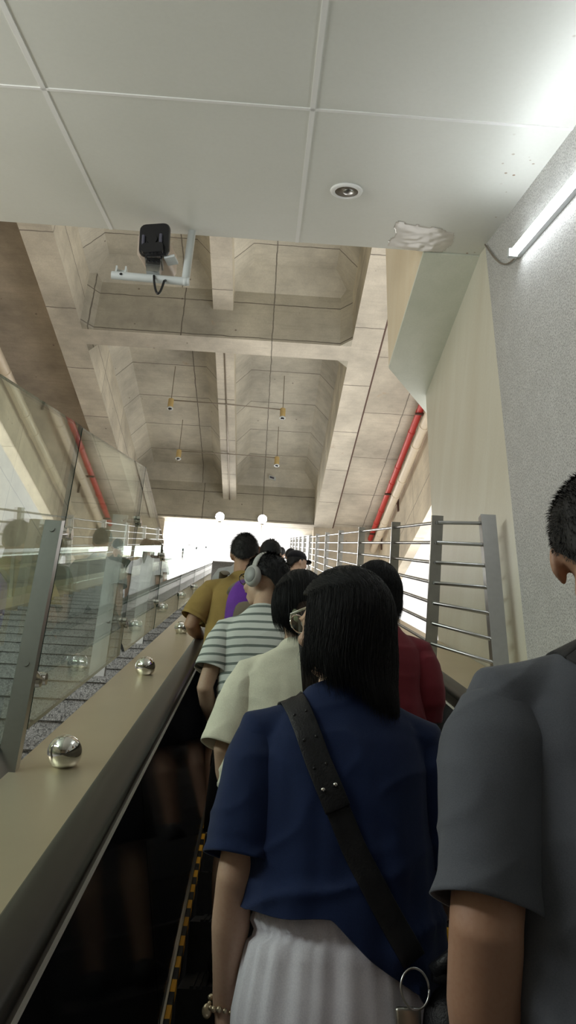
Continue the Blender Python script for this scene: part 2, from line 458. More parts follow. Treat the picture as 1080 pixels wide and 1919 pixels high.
mb = MB(); mb.box((2.70, 4.0, 12.0), (2.745, 26.2, 12.085)); trim(mb, M['rustbrown'])  # dark strip laid in for the shaded gap beside the beam
# haunches (sloped fillets) round each coffer
def haunch(mb, p0, p1, inward, drop=.55, run=.45):
    p0, p1 = V(p0), V(p1); i = V(inward)
    mb.prism([p0, p0 + i * run, p0 + V((0, 0, -drop))], p1 - p0)
for (ya, yb) in ((4., 15.12), (15.72, 26.0)):
    for (xa, xb) in ((-4.78, -1.58), (-1.07, 1.98)):
        z = 14.1
        mb = MB()
        haunch(mb, (xa, ya, z), (xa, yb, z), (1, 0, 0)); haunch(mb, (xb, ya, z), (xb, yb, z), (-1, 0, 0))
        haunch(mb, (xa, yb, z), (xb, yb, z), (0, -1, 0)); haunch(mb, (xa, ya, z), (xb, ya, z), (0, 1, 0))
        trim(mb, M['conc_xy'])
mb = MB()
for (x, d) in ((-4.78, 1), (1.98, -1)):
    for y, e in ((15.12, -1), (15.72, 1)):
        mb.prism([(x, y, HB), (x + d * .28, y, HB), (x, y + e * .28, HB)], (0, 0, 2.0))
trim(mb, M['conc_xz'])

# floors: lower lobby, stairs, slope beside the other escalator
mb = MB(); mb.box((-8., -7.5, -1.9), (1.9, -.9, -1.75)); mb.build('floor_lobby', M['granite_step'], kind='structure')
mb = MB(); mb.box((-8., -7.8, -1.9), (1.9, -7.5, 6.4)); mb.build('wall_back', M['wall_cream'], kind='structure')
mb = MB(); mb.box((-8.3, -7.5, -3.), (-8., 4.0, 6.4)); mb.build('wall_left', M['wall_cream'], kind='structure')
SU0, SU1, SW = -2.50, -.765, -.815
run, rise = .4177, .179
mb = MB(); Yn = 2.62 - run * 9; k = 0
prof = []
while Yn < 27:
    zt = tan(AL) * Yn + SW / cos(AL)
    prof += [(Yn, zt - rise - .002), (Yn - .012, zt - rise - .002), (Yn - .012, zt - .035), (Yn - .026, zt - .035), (Yn - .026, zt)]
    Yn += run
Zl = prof[0][1] - .8
poly = [(SU0, y, z) for y, z in prof]
# build as ribs to keep every polygon simple
fs = []; vs = []
for (y, z) in prof: vs += [(SU0, y, z), (SU1, y, z)]
for i in range(len(prof) - 1): fs.append((2 * i, 2 * i + 1, 2 * i + 3, 2 * i + 2))
n0 = len(vs); y0, z0 = prof[0]; y1, z1 = prof[-1]
mb.add(vs, fs)
mb.hexa([(SU0, y0, z0 - 1.0), (SU1, y0, z0 - 1.0), (SU1, y1, z1 - 1.0), (SU0, y1, z1 - 1.0), (SU0, y0, z0 - .06), (SU1, y0, z0 - .06), (SU1, y1, z1 - .06), (SU0, y1, z1 - .06)])
st = mb.build('floor_stairs', M['granite_step'], kind='structure')
mb = MB(); mb.box((U0, -1., -1.9), (-3.2, 29., -1.6), T=S); mb.build('floor_slope', M['wall_cream'], kind='structure')

# ------------------------------------------------------------------ escalator
VL0, VL1 = -1.6, 30.5
esc = thing('escalator', 'long escalator with black handrails and champagne coloured decks rising to daylight', 'escalator', S(.3, 2., -1.5))
def rail_profile(uc, w):
    pts = []
    for i in range(22):
        a = -.35 * pi + (1.7 * pi) * i / 21 - 0.0
        a = -pi * .35 + i / 21 * pi * 1.7
        pts.append((uc + .045 * cos(a) * (1.0), w - .022 + .022 * sin(a)))
    return pts
def extrude_uw(mb, prof, v0, v1, m=0):
    mb.prism([S(u, v0, w) for u, w in prof], S(0, v1, 0) - S(0, v0, 0), m)
def sup(uc, wc, a, b, n=28, p=2.6):
    r = []
    for i in range(n):
        t = 2 * pi * i / n
        r.append((uc + a * abs(cos(t)) ** (2 / p) * (1 if cos(t) >= 0 else -1), wc + b * abs(sin(t)) ** (2 / p) * (1 if sin(t) >= 0 else -1)))
    return r
UC = .2975
for side in (-1, 1):
    f = lambda u: UC + side * u                             # distance from the middle
    mb = MB(); extrude_uw(mb, [(f(.765), -.79), (f(1.06 if side < 0 else 1.318), -.79), (f(1.06 if side < 0 else 1.318), -.775), (f(.765), -.775)], VL0, VL1)
    mb.box((f(1.05 if side < 0 else 1.30) - .006, VL0, -1.3), (f(1.05 if side < 0 else 1.30) + .006, VL1, -.78), T=S)
    mb.build('deck', M['deck'], esc)
    mb = MB(); extrude_uw(mb, sup(f(.632), -.622, .046, .022), VL0, VL1); mb.build('handrail', M['rubber'], esc, angle=40)
    mb = MB(); extrude_uw(mb, [(f(.60), -.78), (f(.77), -.78), (f(.77), -.762), (f(.70), -.70), (f(.66), -.635), (f(.607), -.635), (f(.607), -.68)], VL0, VL1)
    mb.build('handrail_guide', M['rubber_guide'], esc)
    mb = MB(); extrude_uw(mb, [(f(.601), -.695), (f(.608), -.695), (f(.608), -.687), (f(.601), -.687)], VL0, VL1); mb.build('trim_strip', M['trimline'], esc)
    mb = MB()
    vv = VL0
    while vv < VL1:
        ve = min(vv + 1.9, VL1)
        extrude_uw(mb, [(f(.604), -.70), (f(.505), -1.39), (f(.525), -1.39), (f(.624), -.70)], vv, ve - .006); vv = ve
    mb.build('interior_panel', M['black_panel'], esc)
    mb = MB(); extrude_uw(mb, [(f(.505), -1.39), (f(.500), -1.75), (f(.52), -1.75), (f(.535), -1.39)], VL0, VL1); mb.build('skirt_panel', M['skirt'], esc)
    mb = MB(); extrude_uw(mb, [(f(.499), -1.392), (f(.506), -1.392), (f(.506), -1.384), (f(.499), -1.384)], VL0, VL1); mb.build('skirt_strip', M['steel_dark'], esc)
for ua, ub in ((-.2035, -.188), (.783, .7985)):
    mb = MB(); mb.box((ua, VL0, -1.452), (ub, VL1, -1.412), T=S); mb.build('yellow_edge_strip', M['yellow'], esc)
def tread_z(Yn): return tan(AL) * Yn - 1.6
first = None
k = -4
while True:
    Yn = 1.3 + .4 * k
    if Yn > 26.8: break
    if first is None:
        mb = MB(); y0, z0 = 0, 0
        mb.box((-.190, Yn, tread_z(Yn) - .03), (.785, Yn + .40, tread_z(Yn) - .004))
        n = 44
        for i in range(n):
            x = -.150 + i * (.895 / n); mb.box((x, Yn, tread_z(Yn) - .004), (x + .012, Yn + .396, tread_z(Yn) + .004))
        mb.box((-.190, Yn, tread_z(Yn) - .20), (.785, Yn + .012, tread_z(Yn) - .03))
        first = mb.build('step', M['step_metal'], esc)
        base = first.location.copy(); Y00 = Yn
    else:
        c = copy_tree(first, esc); c.location = base + V((0, Yn - Y00, tan(AL) * (Yn - Y00)))
    k += 1
# chrome anti-slide balls on the left deck
BALLS = [(2.54, 'nearest chrome ball, on the beige deck beside the first granite steps'), (4.26, 'second chrome ball up the deck, where the glass bottom corner is cut'),
         (6.18, 'third chrome ball up the deck, left of the striped sleeve'), (7.85, 'fourth chrome ball up the deck, by the olive sleeve'),
         (9.7, 'small chrome ball higher up the deck behind the olive shirt'), (11.5, 'distant chrome ball near the last glass pane')]
ball0 = None
for v, lb in BALLS:
    p = S(-.612, v, -.775)
    if ball0 is None:
        ball0 = thing('deck_ball', lb, 'ball', p, 0, 'chrome anti-slide balls on the left deck')
        R = Matrix.Rotation(AL, 3, 'X')
        mb = MB(); mb.ell((0, 0, .0), (.057, .057, .057), 40, 24)
        for q in mb.v: q += R @ V((0, 0, .042))
        mb.build('knob', M['chrome'], ball0, smooth=True, local=True)
        mb = MB(); mb.cyl(R @ V((0, 0, -.002)), R @ V((0, 0, .012)), .034, .03, 28); mb.build('collar', M['steel'], ball0, angle=40, local=True)
    else:
        c = copy_tree(ball0); c.location = p; c['label'] = lb

# ------------------------------------------------------------------ left glass screen and its posts
GU = -.80
def pane(Y0, Y1, w_bot, zt0, zt1, lb, chamfer=.0, tilt=0.):
    zb = lambda Y: tan(AL) * Y + w_bot / cos(AL)
    o = thing('glass_screen', lb, 'glass panel', (GU, Y0, zb(Y0)), 0, 'glass panes between stairs and escalator')
    g = .006
    poly = [(GU, Y0 + g, zb(Y0) + chamfer * .55), (GU, Y0 + g + chamfer, zb(Y0 + chamfer)), (GU, Y1 - g, zb(Y1)), (GU, Y1 - g, zt1), (GU, Y0 + g, zt0)]
    if chamfer == 0: poly = [poly[0]] + poly[2:]
    mb = MB(); mb.prism(poly, (-.018, 0, 0))
    ob = mb.build('pane', [M['glass'], M['glass_edge']], o)
    for p in ob.data.polygons: p.material_index = 0 if abs(p.normal.x) > .9 else 1
    if tilt:
        o.rotation_euler = (0, 0, tilt)
    return o
zt = lambda Y, w=.455: tan(AL) * Y + w / cos(AL)
pane(1.2, 2.80, -.71, zt(1.2), zt(2.8), 'tall glass pane nearest the camera at left frame edge')
pane(2.80, 4.42, -.715, zt(2.8), zt(4.42), 'second tall glass pane with sloping top, right of the dark glass edge')
pane(4.42, 5.70, -.715, 2.40, 2.40, 'third glass pane, where the tall screen steps down to low glass', .14)
lowlab = ['first low glass pane beyond the tall screen', 'second low glass pane beyond the tall screen', 'third low glass pane beyond the tall screen', 'last low glass pane ending before the bright exit']
for i in range(4):
    Y0 = 5.72 + 1.5 * i
    pane(Y0, Y0 + 1.48, -.72, zt(Y0, -.10), zt(Y0 + 1.48, -.13), lowlab[i])
def clamp_post(Y, ztop, lb, pu=-.915, hw=.045, front=False):
    z0 = tan(AL) * Y + SW / cos(AL) - .05
    o = thing('glass_screen_post', lb, 'post', (pu, Y, z0), 0, 'stainless posts behind the glass screen')
    mb = MB(); m0 = [(pu - hw, Y - .02, z0), (pu + hw, Y - .02, z0), (pu + hw, Y + .02, z0 + .02), (pu - hw, Y + .02, z0 + .02)]
    m1 = [(p[0], p[1], ztop + (0 if p[1] < Y else .02)) for p in m0]
    mb.hexa(m0 + m1); mb.build('post', M['steel'], o)
    if front:
        for zc, dz in ((.60, .0), (1.10, .09)):
            mb = MB(); mb.tube([(pu, Y - .024, zc), (pu, Y + .03, zc), (pu - .012, 2.80, zc + dz)], .011, 10); a = mb.build('clamp_arm', M['steel'], o, angle=40)
            for sg in (-1, 1):
                mb = MB(); mb.cyl((GU + .002, 2.80 + sg * .035, zc + dz + sg * .012), (GU + .028, 2.80 + sg * .035, zc + dz + sg * .012), .026, .022, 20); mb.build('clamp', M['chrome'], a, angle=40)
        return o
    for zc in (z0 + .36, ztop - .03):
        mb = MB(); mb.cyl((pu + hw * .4, Y, zc), (GU + .02, Y, zc), .011, None, 12)
        mb.cyl((pu + hw * .5, Y - .03, zc), (pu + hw * .5, Y + .03, zc), .012, None, 12)
        a = mb.build('clamp_arm', M['steel'], o, angle=40)
        mb = MB()
        for s in (-1, 1):
            mb.cyl((GU - .034, Y + s * .03, zc), (GU - .012, Y + s * .03, zc), .024, None, 18); mb.cyl((GU, Y + s * .03, zc), (GU + .02, Y + s * .03, zc), .024, None, 18)
        mb.build('clamp', M['chrome'], a, angle=40)
    return o
clamp_post(2.57, 1.135, 'nearest wide stainless post at the left edge, in front of the glass', pu=-.772, hw=.031, front=True)
clamp_post(4.41, 2.02, 'second stainless post clamped where the glass bottom is cut')
clamp_post(5.71, 2.30, 'third stainless post at the end of the tall glass')

# left escalator balustrade across the stairs
o = thing('far_balustrade', 'low green glass balustrade with dark posts across the granite stairs', 'balustrade', S(-2.75, 4., -.82))
mb = MB(); mb.box((-3.25, VL0, -.84), (-2.51, VL1, -.80), T=S); mb.build('deck', M['deck'], o)
mb = MB(); mb.box((-2.90, VL0, -.80), (-2.888, VL1, -.27), T=S); ob = mb.build('glass', M['glass'], o)
mb = MB(); mb.box((-2.915, VL0, -.275), (-2.87, VL1, -.235), T=S); mb.build('top_rail', M['steel'], o)
for k in range(20):
    v = 2.5 + 1.3 * k
    mb = MB(); mb.box((-2.95, v - .02, -.80), (-2.91, v + .02, -.28), T=S); mb.build('post', M['steel_dark'], o)

# ------------------------------------------------------------------ right stainless railing
rl = thing('stainless_railing', 'stainless railing of flat posts and seven bars right of the escalator', 'railing', S(1.15, 4.9, -.775))
pv = [4.9, 6.42] + [8.6 + 2.25 * k for k in range(10)]
for v in pv:
    mb = MB(); mb.box((1.115, v - .012, -.775), (1.19, v + .012, .245), T=S); mb.build('post', M['steel_dark'], rl)
rw = [.198 - .132 * k for k in range(7)]
for w in rw:
    mb = MB(); mb.tube([S(1.15, pv[0] - .02, w), S(1.15, pv[-1] + .1, w)], .0125, 10); mb.build('rail', M['steel'], rl, angle=50)
ez = [2.134, 1.979, 1.832, 1.681, 1.51, 1.344, 1.196]
for w, z in zip(rw, ez):
    mb = MB(); mb.tube([S(1.15, pv[0] - .025, w), V((1.45, 4.44, z)), V((1.50, 4.44, z - .002))], .0125, 10); mb.build('rail', M['steel'], rl, angle=50)
mb = MB(); mb.box((1.448, 4.415, 1.13), (1.548, 4.475, 2.19)); mb.build('end_post', M['steel'], rl)
for o in [rl]:
    pass

# ------------------------------------------------------------------ pipes on the right wall (and one on the left)
def pipe(name, lb, u, z, r, Y0, Y1, mat, rings=True):
    o = thing(name, lb, 'pipe', (u, Y0, z))
    mb = MB(); mb.tube([(u, Y0, z), (u, Y1, z)], r, 16); mb.build('pipe_run', mat, o, angle=40)
    y = Y0 + .6
    i = 0
    while y < Y1 and rings:
        mb = MB(); mb.tube([(u, y, z), (u, y + .12, z)], r * 1.12, 16); mb.build('coupling', mat, o, angle=40)
        i += 1; y += 1.05 if i % 2 else 2.1
    return o
pipe('red_pipe', 'red fire pipe running along the top of the right concrete wall', 4.17, 11.62, .095, 7.2, 26.15, M['red'])
pipe('beige_pipe', 'beige drain pipe with couplings just under the red pipe', 4.28, 11.16, .125, 7.2, 26.15, M['beige_pipe'])
pipe('beige_pipe', 'beige pipe high on the left wall seen through the near glass', -7.28, 12.0, .15, 15.5, 26.15, M['beige_pipe'])
BR = [(17.2, 'pipe bracket where the red pipe meets the wall panel'), (22.1, 'brown triangular bracket halfway down the red pipe'), (27.0 - 1.6, 'lowest brown bracket behind the railing posts')]
br0 = None
for Y, lb in BR:
    if br0 is None:
        br0 = thing('pipe_bracket', lb, 'bracket', (4.49, Y, 11.5), 0, 'pipe brackets on the right wall')
        mb = MB(); mb.box((-.46, -.025, -.03), (0, .025, .02)); mb.build('arm', M['rustbrown'], br0, local=True)
        mb = MB(); mb.box((-.05, -.03, -.62), (0, .03, .12)); mb.build('wall_plate', M['rustbrown'], br0, local=True)
        mb = MB(); mb.tube([(-.20, 0, 0), (-.02, 0, -.42)], .022, 8); mb.build('brace', M['rustbrown'], br0, local=True)
    else:
        c = copy_tree(br0); c.location = (4.49, Y, 11.5); c['label'] = lb

# ------------------------------------------------------------------ lamps
# fluorescent batten on the granite wall
p0, p1 = S(WU, 2.7, 2.05), S(WU, 4.86, 2.02)
o = thing('fluorescent_lamp', 'bright fluorescent tube batten mounted along the grey granite wall', 'lamp', p1)
n = V((-1, 0, 0)); d = (p1 - p0).normalized(); s = d.cross(n)
def bar(mb, a, b, n, s, x0, x1, y0, y1):
    mb.hexa([a + n * x0 + s * y0, a + n * x1 + s * y0, a + n * x1 + s * y1, a + n * x0 + s * y1, b + n * x0 + s * y0, b + n * x1 + s * y0, b + n * x1 + s * y1, b + n * x0 + s * y1])
mb = MB(); bar(mb, p0, p1, n, s, 0, .035, -.022, .022); mb.build('batten', M['white_metal'], o)
mb = MB(); mb.tube([p0 + n * .062 + d * .02, p1 + n * .062 - d * .02], .022, 16); mb.build('tube', M['tube'], o, angle=40)
for q in (p0 + d * .01, p1 - d * .01):
    mb = MB(); bar(mb, q - d * .018, q + d * .018, n, s, .03, .09, -.027, .027); mb.build('end_cap', M['white_metal'], o)
mb = MB()
q0 = p1 + n * .02; q3 = plane_at_Y(1.60, 4.25, SO_W - .02)
pts = [q0.lerp(q3, t) + V((0, 0, -.14 * sin(pi * t))) for t in [i / 12 for i in range(13)]]
mb.tube(pts, .006, 8); tag(mb.build('lamp_cable', M['wire'], smooth=True), 'thin grey cable looping from the fluorescent tube up to the white ceiling', 'cable')
# recessed downlight
R = Matrix.Rotation(AL, 3, 'X')
c = S(.44, 4.98, SO_W)
o = thing('downlight', 'round recessed downlight in the white ceiling panel, switched off', 'lamp', c)
def rev(prof, n=36):
    return [[R @ V((r * cos(2 * pi * i / n), r * sin(2 * pi * i / n), z)) for i in range(n)] for r, z in prof]
mb = MB(); mb.loft(rev([(.078, -.004), (.112, -.004), (.108, -.014), (.092, -.022), (.080, -.016), (.078, -.004)]), cap=False); mb.build('trim_ring', M['joint'], o, smooth=True, local=True)
mb = MB(); mb.loft(rev([(.079, -.012), (.074, -.0095), (.066, -.008), (.05, -.0065), (.002, -.006)]), cap=True); mb.build('reflector', M['wire'], o, smooth=True, local=True)
mb = MB(); mb.ell((0, 0, 0), (.040, .040, .012), 24, 10)
for q in mb.v: q.xyz = R @ (q + V((.012, -.005, -.014)))
mb.build('bulb', M['steel'], o, smooth=True, local=True)
# patched plaster on the ceiling corner
mb = MB(); nx, ny = 46, 22; g = []
for j in range(ny + 1):
    for i in range(nx + 1):
        a, b = i / nx, j / ny
        u = .86 + .50 * a; Y = 4.05 + .42 * b + .10 * (a - .5)
        Y = min(Y, YE - .006)
        e = min(a, 1 - a, b * 1.2, 1.) * 4 - .6 * noise.noise(V((a * 4, b * 3, 2)))
        h = .002 + max(0, min(1, e)) * (.003 + .010 * abs(noise.noise(V((a * 4 + b * 2, b * 4, 4)))) + .002 * noise.noise(V((a * 9, b * 6, 1))))
        if e < .05: h = -.02
        g.append(plane_at_Y(u, Y, SO_W) - R @ V((0, 0, h)))
mb.add(g, [(j * (nx + 1) + i, j * (nx + 1) + i + 1, (j + 1) * (nx + 1) + i + 1, (j + 1) * (nx + 1) + i) for j in range(ny) for i in range(nx)])
M['patch'] = plain('pinkish_glossy_patch', (.78, .74, .69), .22, var=.03)
tag(mb.build('ceiling_patch', M['patch'], smooth=True), 'wrinkled pinkish patch on the white ceiling near its front right corner', 'patch')

# pendants in the far coffer, with the conduits between them
PD = [(-3.008, 19.31, 'left yellowed can lamp of the nearer pair hanging under the concrete coffer'), (.425, 19.45, 'right yellowed can lamp of the nearer pair hanging under the concrete coffer'),
      (-3.0, 22.4, 'left yellowed can lamp of the farther pair, nearer the exit'), (.37, 22.47, 'right yellowed can lamp of the farther pair, nearer the exit')]
pd0 = None
for x, y, lb in PD:
    if pd0 is None:
        pd0 = thing('pendant_lamp', lb, 'lamp', (x, y, 12.56), 0, 'can lamps hanging in the far coffer')
        mb = MB(); mb.cyl((0, 0, 0), (0, 0, .30), .085, None, 24); mb.build('can', M['pend_yellow'], pd0, angle=40, local=True)
        mb = MB(); mb.cyl((0, 0, .29), (0, 0, 1.54), .012, None, 8); mb.build('rod', M['wire'], pd0, local=True)
        mb = MB(); mb.cyl((0, 0, -.035), (0, 0, .002), .092, .088, 24); mb.build('rim', M['white_metal'], pd0, angle=40, local=True)
        mb = MB(); mb.ell((0, 0, -.04), (.06, .06, .02), 16, 8); mb.build('lens', M['black'], pd0, smooth=True, local=True)
    else:
        c = copy_tree(pd0); c.location = (x, y, 12.56); c['label'] = lb
for (a, b, lb) in ((PD[0], PD[1], 'thin conduit linking the nearer pair of can lamps'), (PD[2], PD[3], 'thin conduit linking the farther pair of can lamps')):
    mb = MB(); mb.tube([(a[0] + .08, a[1], 12.84), (-1.3, (a[1] + b[1]) / 2, 12.86), (b[0] - .08, b[1], 12.84)], .018, 8)
    tag(mb.build('conduit', M['wire'], smooth=True), lb, 'conduit', 'conduits in the far coffer')
mb = MB(); mb.tube([(-1.32, 15.75, 12.88), (-1.32, 26.0, 12.88)], .02, 8); tag(mb.build('conduit', M['wire'], smooth=True), 'thin conduit running along the underside of the centre beam', 'conduit', 'conduits in the far coffer')
FL = [(-1.63, 'left of the two glowing round floodlights above the exit'), (-.01, 'right of the two glowing round floodlights above the exit')]
f0 = None
for x, lb in FL:
    if f0 is None:
        f0 = thing('floodlight', lb, 'lamp', (x, 25.99, 12.10), 0, 'floodlights on the lintel')
        mb = MB(); mb.cyl((0, 0, 0), (0, -.16, -.05), .11, .17, 28); mb.build('housing', M['white_metal'], f0, angle=40, local=True)
        mb = MB(); mb.ell((0, 0, 0), (.165, .165, .04), 28, 10, Matrix.Rotation(radians(107), 3, 'X'))
        for q in mb.v: q += V((0, -.165, -.052))
        mb.build('lens', M['flood'], f0, smooth=True, local=True)
        mb = MB(); mb.box((-.05, -.06, -.24), (.05, -.0, .02)); mb.build('wall_plate', M['wire'], f0, local=True)
    else:
        c = copy_tree(f0); c.location = (x, 25.99, 12.10); c['label'] = lb
o = thing('emergency_light', 'small white box lamp high on the haunch above the right floodlight', 'lamp', (.29, 25.62, 13.72))
mb = MB(); mb.box((-.16, -.07, -.07), (.16, .0, .07), T=lambda x, y, z: V((x * .8 + y * .3, y - x * .25, z - x * .35))); mb.build('case', M['white_metal'], o, local=True)
mb = MB(); mb.box((-.10, -.085, -.045), (.10, -.065, .03), T=lambda x, y, z: V((x * .8 + y * .3, y - x * .25, z - x * .35))); mb.build('lens', M['lens'], o, local=True)

# ------------------------------------------------------------------ security camera on its bracket
o = thing('security_camera', 'black faced security camera on a white L-shaped pole below the ceiling edge', 'camera', (-.695, 4.42, 4.53))
mb = MB(); mb.tube([(-.692, 4.42, 4.56), (-.695, 4.42, 4.02)], .031, 18); mb.tube([(-.665, 4.42, 4.02), (-1.255, 4.42, 4.035)], .031, 18)
mb.ell((-.695, 4.42, 4.02), (.034, .034, .034), 16, 10)
mb.build('pole', M['white_metal'], o, angle=50)
mb = MB(); mb.cyl((-1.18, 4.388, 4.022), (-1.18, 4.3865, 4.022), .011, None, 14); mb.build('pole_hole', M['black'], o)
mb = MB()
for x in (-1.225, -1.155): mb.box((x - .006, 4.40, 4.055), (x + .006, 4.45, 4.115))
mb.box((-1.225, 4.445, 4.055), (-1.155, 4.452, 4.115)); mb.build('cable_clip', M['white_metal'], o)
hx, hy, hz = -.945, 4.36, 4.29
Rt = Matrix.Rotation(radians(-10), 3, 'Z') @ Matrix.Rotation(radians(14), 3, 'X')
def loc_box(mb, c, h, bev=.02, n=5, R=Rt, taper=1.):
    c = V(c); rings = []
    for (y, k) in ((-h[1], .93), (-h[1] + .012, 1.), (h[1] - .02, taper), (h[1], taper * .92)):
        ring = []
        for (sx, sz, a0) in ((1, 1, 0), (-1, 1, 90), (-1, -1, 180), (1, -1, 270)):
            for i in range(n):
                a = radians(a0 + 90 * i / (n - 1))
                ring.append(c + R @ V(((h[0] - bev) * sx * k + bev * cos(a), y, (h[2] - bev) * sz * k + bev * sin(a))))
        rings.append(ring)
    mb.loft(rings)
mb = MB(); loc_box(mb, (hx, hy + .12, hz + .03), (.112, .17, .100), .035); sh = mb.build('housing', M['beige_plastic'], o, angle=40)
mb = MB(); loc_box(mb, (hx, hy - .06, hz + .005), (.118, .028, .130), .045); fc = mb.build('front_face', M['black'], o, angle=40)
q = lambda x, z, y=-.092: V((hx, hy, hz)) + Rt @ V((x, y, z))
for s in (-1, 1):
    mb = MB(); mb.tube([q(s * .068, -.03), q(s * .068, .045)], .013, 14); mb.build('infrared_window', M['lens'], fc, angle=50)
    mb = MB(); mb.ell(q(s * .042, -.085, -.094), (.008, .008, .008), 12, 8); mb.build('indicator', M['chrome'], fc, smooth=True)
mb = MB(); mb.cyl(q(0, .01, -.078), q(0, .01, -.096), .045, .04, 28); mb.build('lens', M['black'], fc, angle=40)
mb = MB(); loc_box(mb, (hx, hy - .055, hz - .085), (.085, .04, .04), .02); mb.build('lower_bezel', M['black'], o, angle=40)
mb = MB(); mb.box((hx - .055, hy - .01, 4.10), (hx + .055, hy + .09, 4.17)); mb.box((hx - .065, hy - .02, 4.150), (hx - .052, hy + .1, 4.19)); mb.box((hx + .052, hy - .02, 4.150), (hx + .065, hy + .1, 4.19))
mb.box((hx - .045, hy - .0, 4.045), (hx + .055, hy + .10, 4.10)); mb.build('mount', M['steel'], o)
mb = MB()
for x in (-.03, 0., .03): mb.cyl((hx + x, hy - .012, 4.135), (hx + x, hy - .004, 4.135), .008, None, 10)
mb.build('mount_bolt', M['black'], o)
mb = MB(); mb.hexa([q(.08, -.12, -.03), q(.16, -.11, -.03), q(.16, -.11, .08), q(.08, -.12, .08), q(.08, -.10, -.03), q(.16, -.09, -.03), q(.16, -.09, .08), q(.08, -.10, .08)]); mb.build('side_bracket', M['white_metal'], o)
mb = MB(); pts = []
for i in range(17):
    t = i / 16; a = pi * t
    pts.append((-.93 + .085 * t + .01 * sin(a), 4.385 - .015 * sin(a), 4.025 - .185 * sin(a) ** .8 + .0 * t))
pts[-1] = (-.842, 4.40, 4.0); mb.tube(pts, .0095, 10); mb.build('cable', M['black'], o, smooth=True)

# ================================================================== PEOPLE
def lerp(a, b, t): return a + (b - a) * t
def ering(c, a, b, n=28, p=2.3, tilt=0.):
    r = []
    for i in range(n):
        t = 2 * pi * i / n; ct, s_ = cos(t), sin(t)
        x = a * abs(ct) ** (2 / p) * (1 if ct >= 0 else -1); y = b * abs(s_) ** (2 / p) * (1 if s_ >= 0 else -1)
        r.append(V((c[0] + x, c[1] + y, c[2] + tilt * x)))
    return r

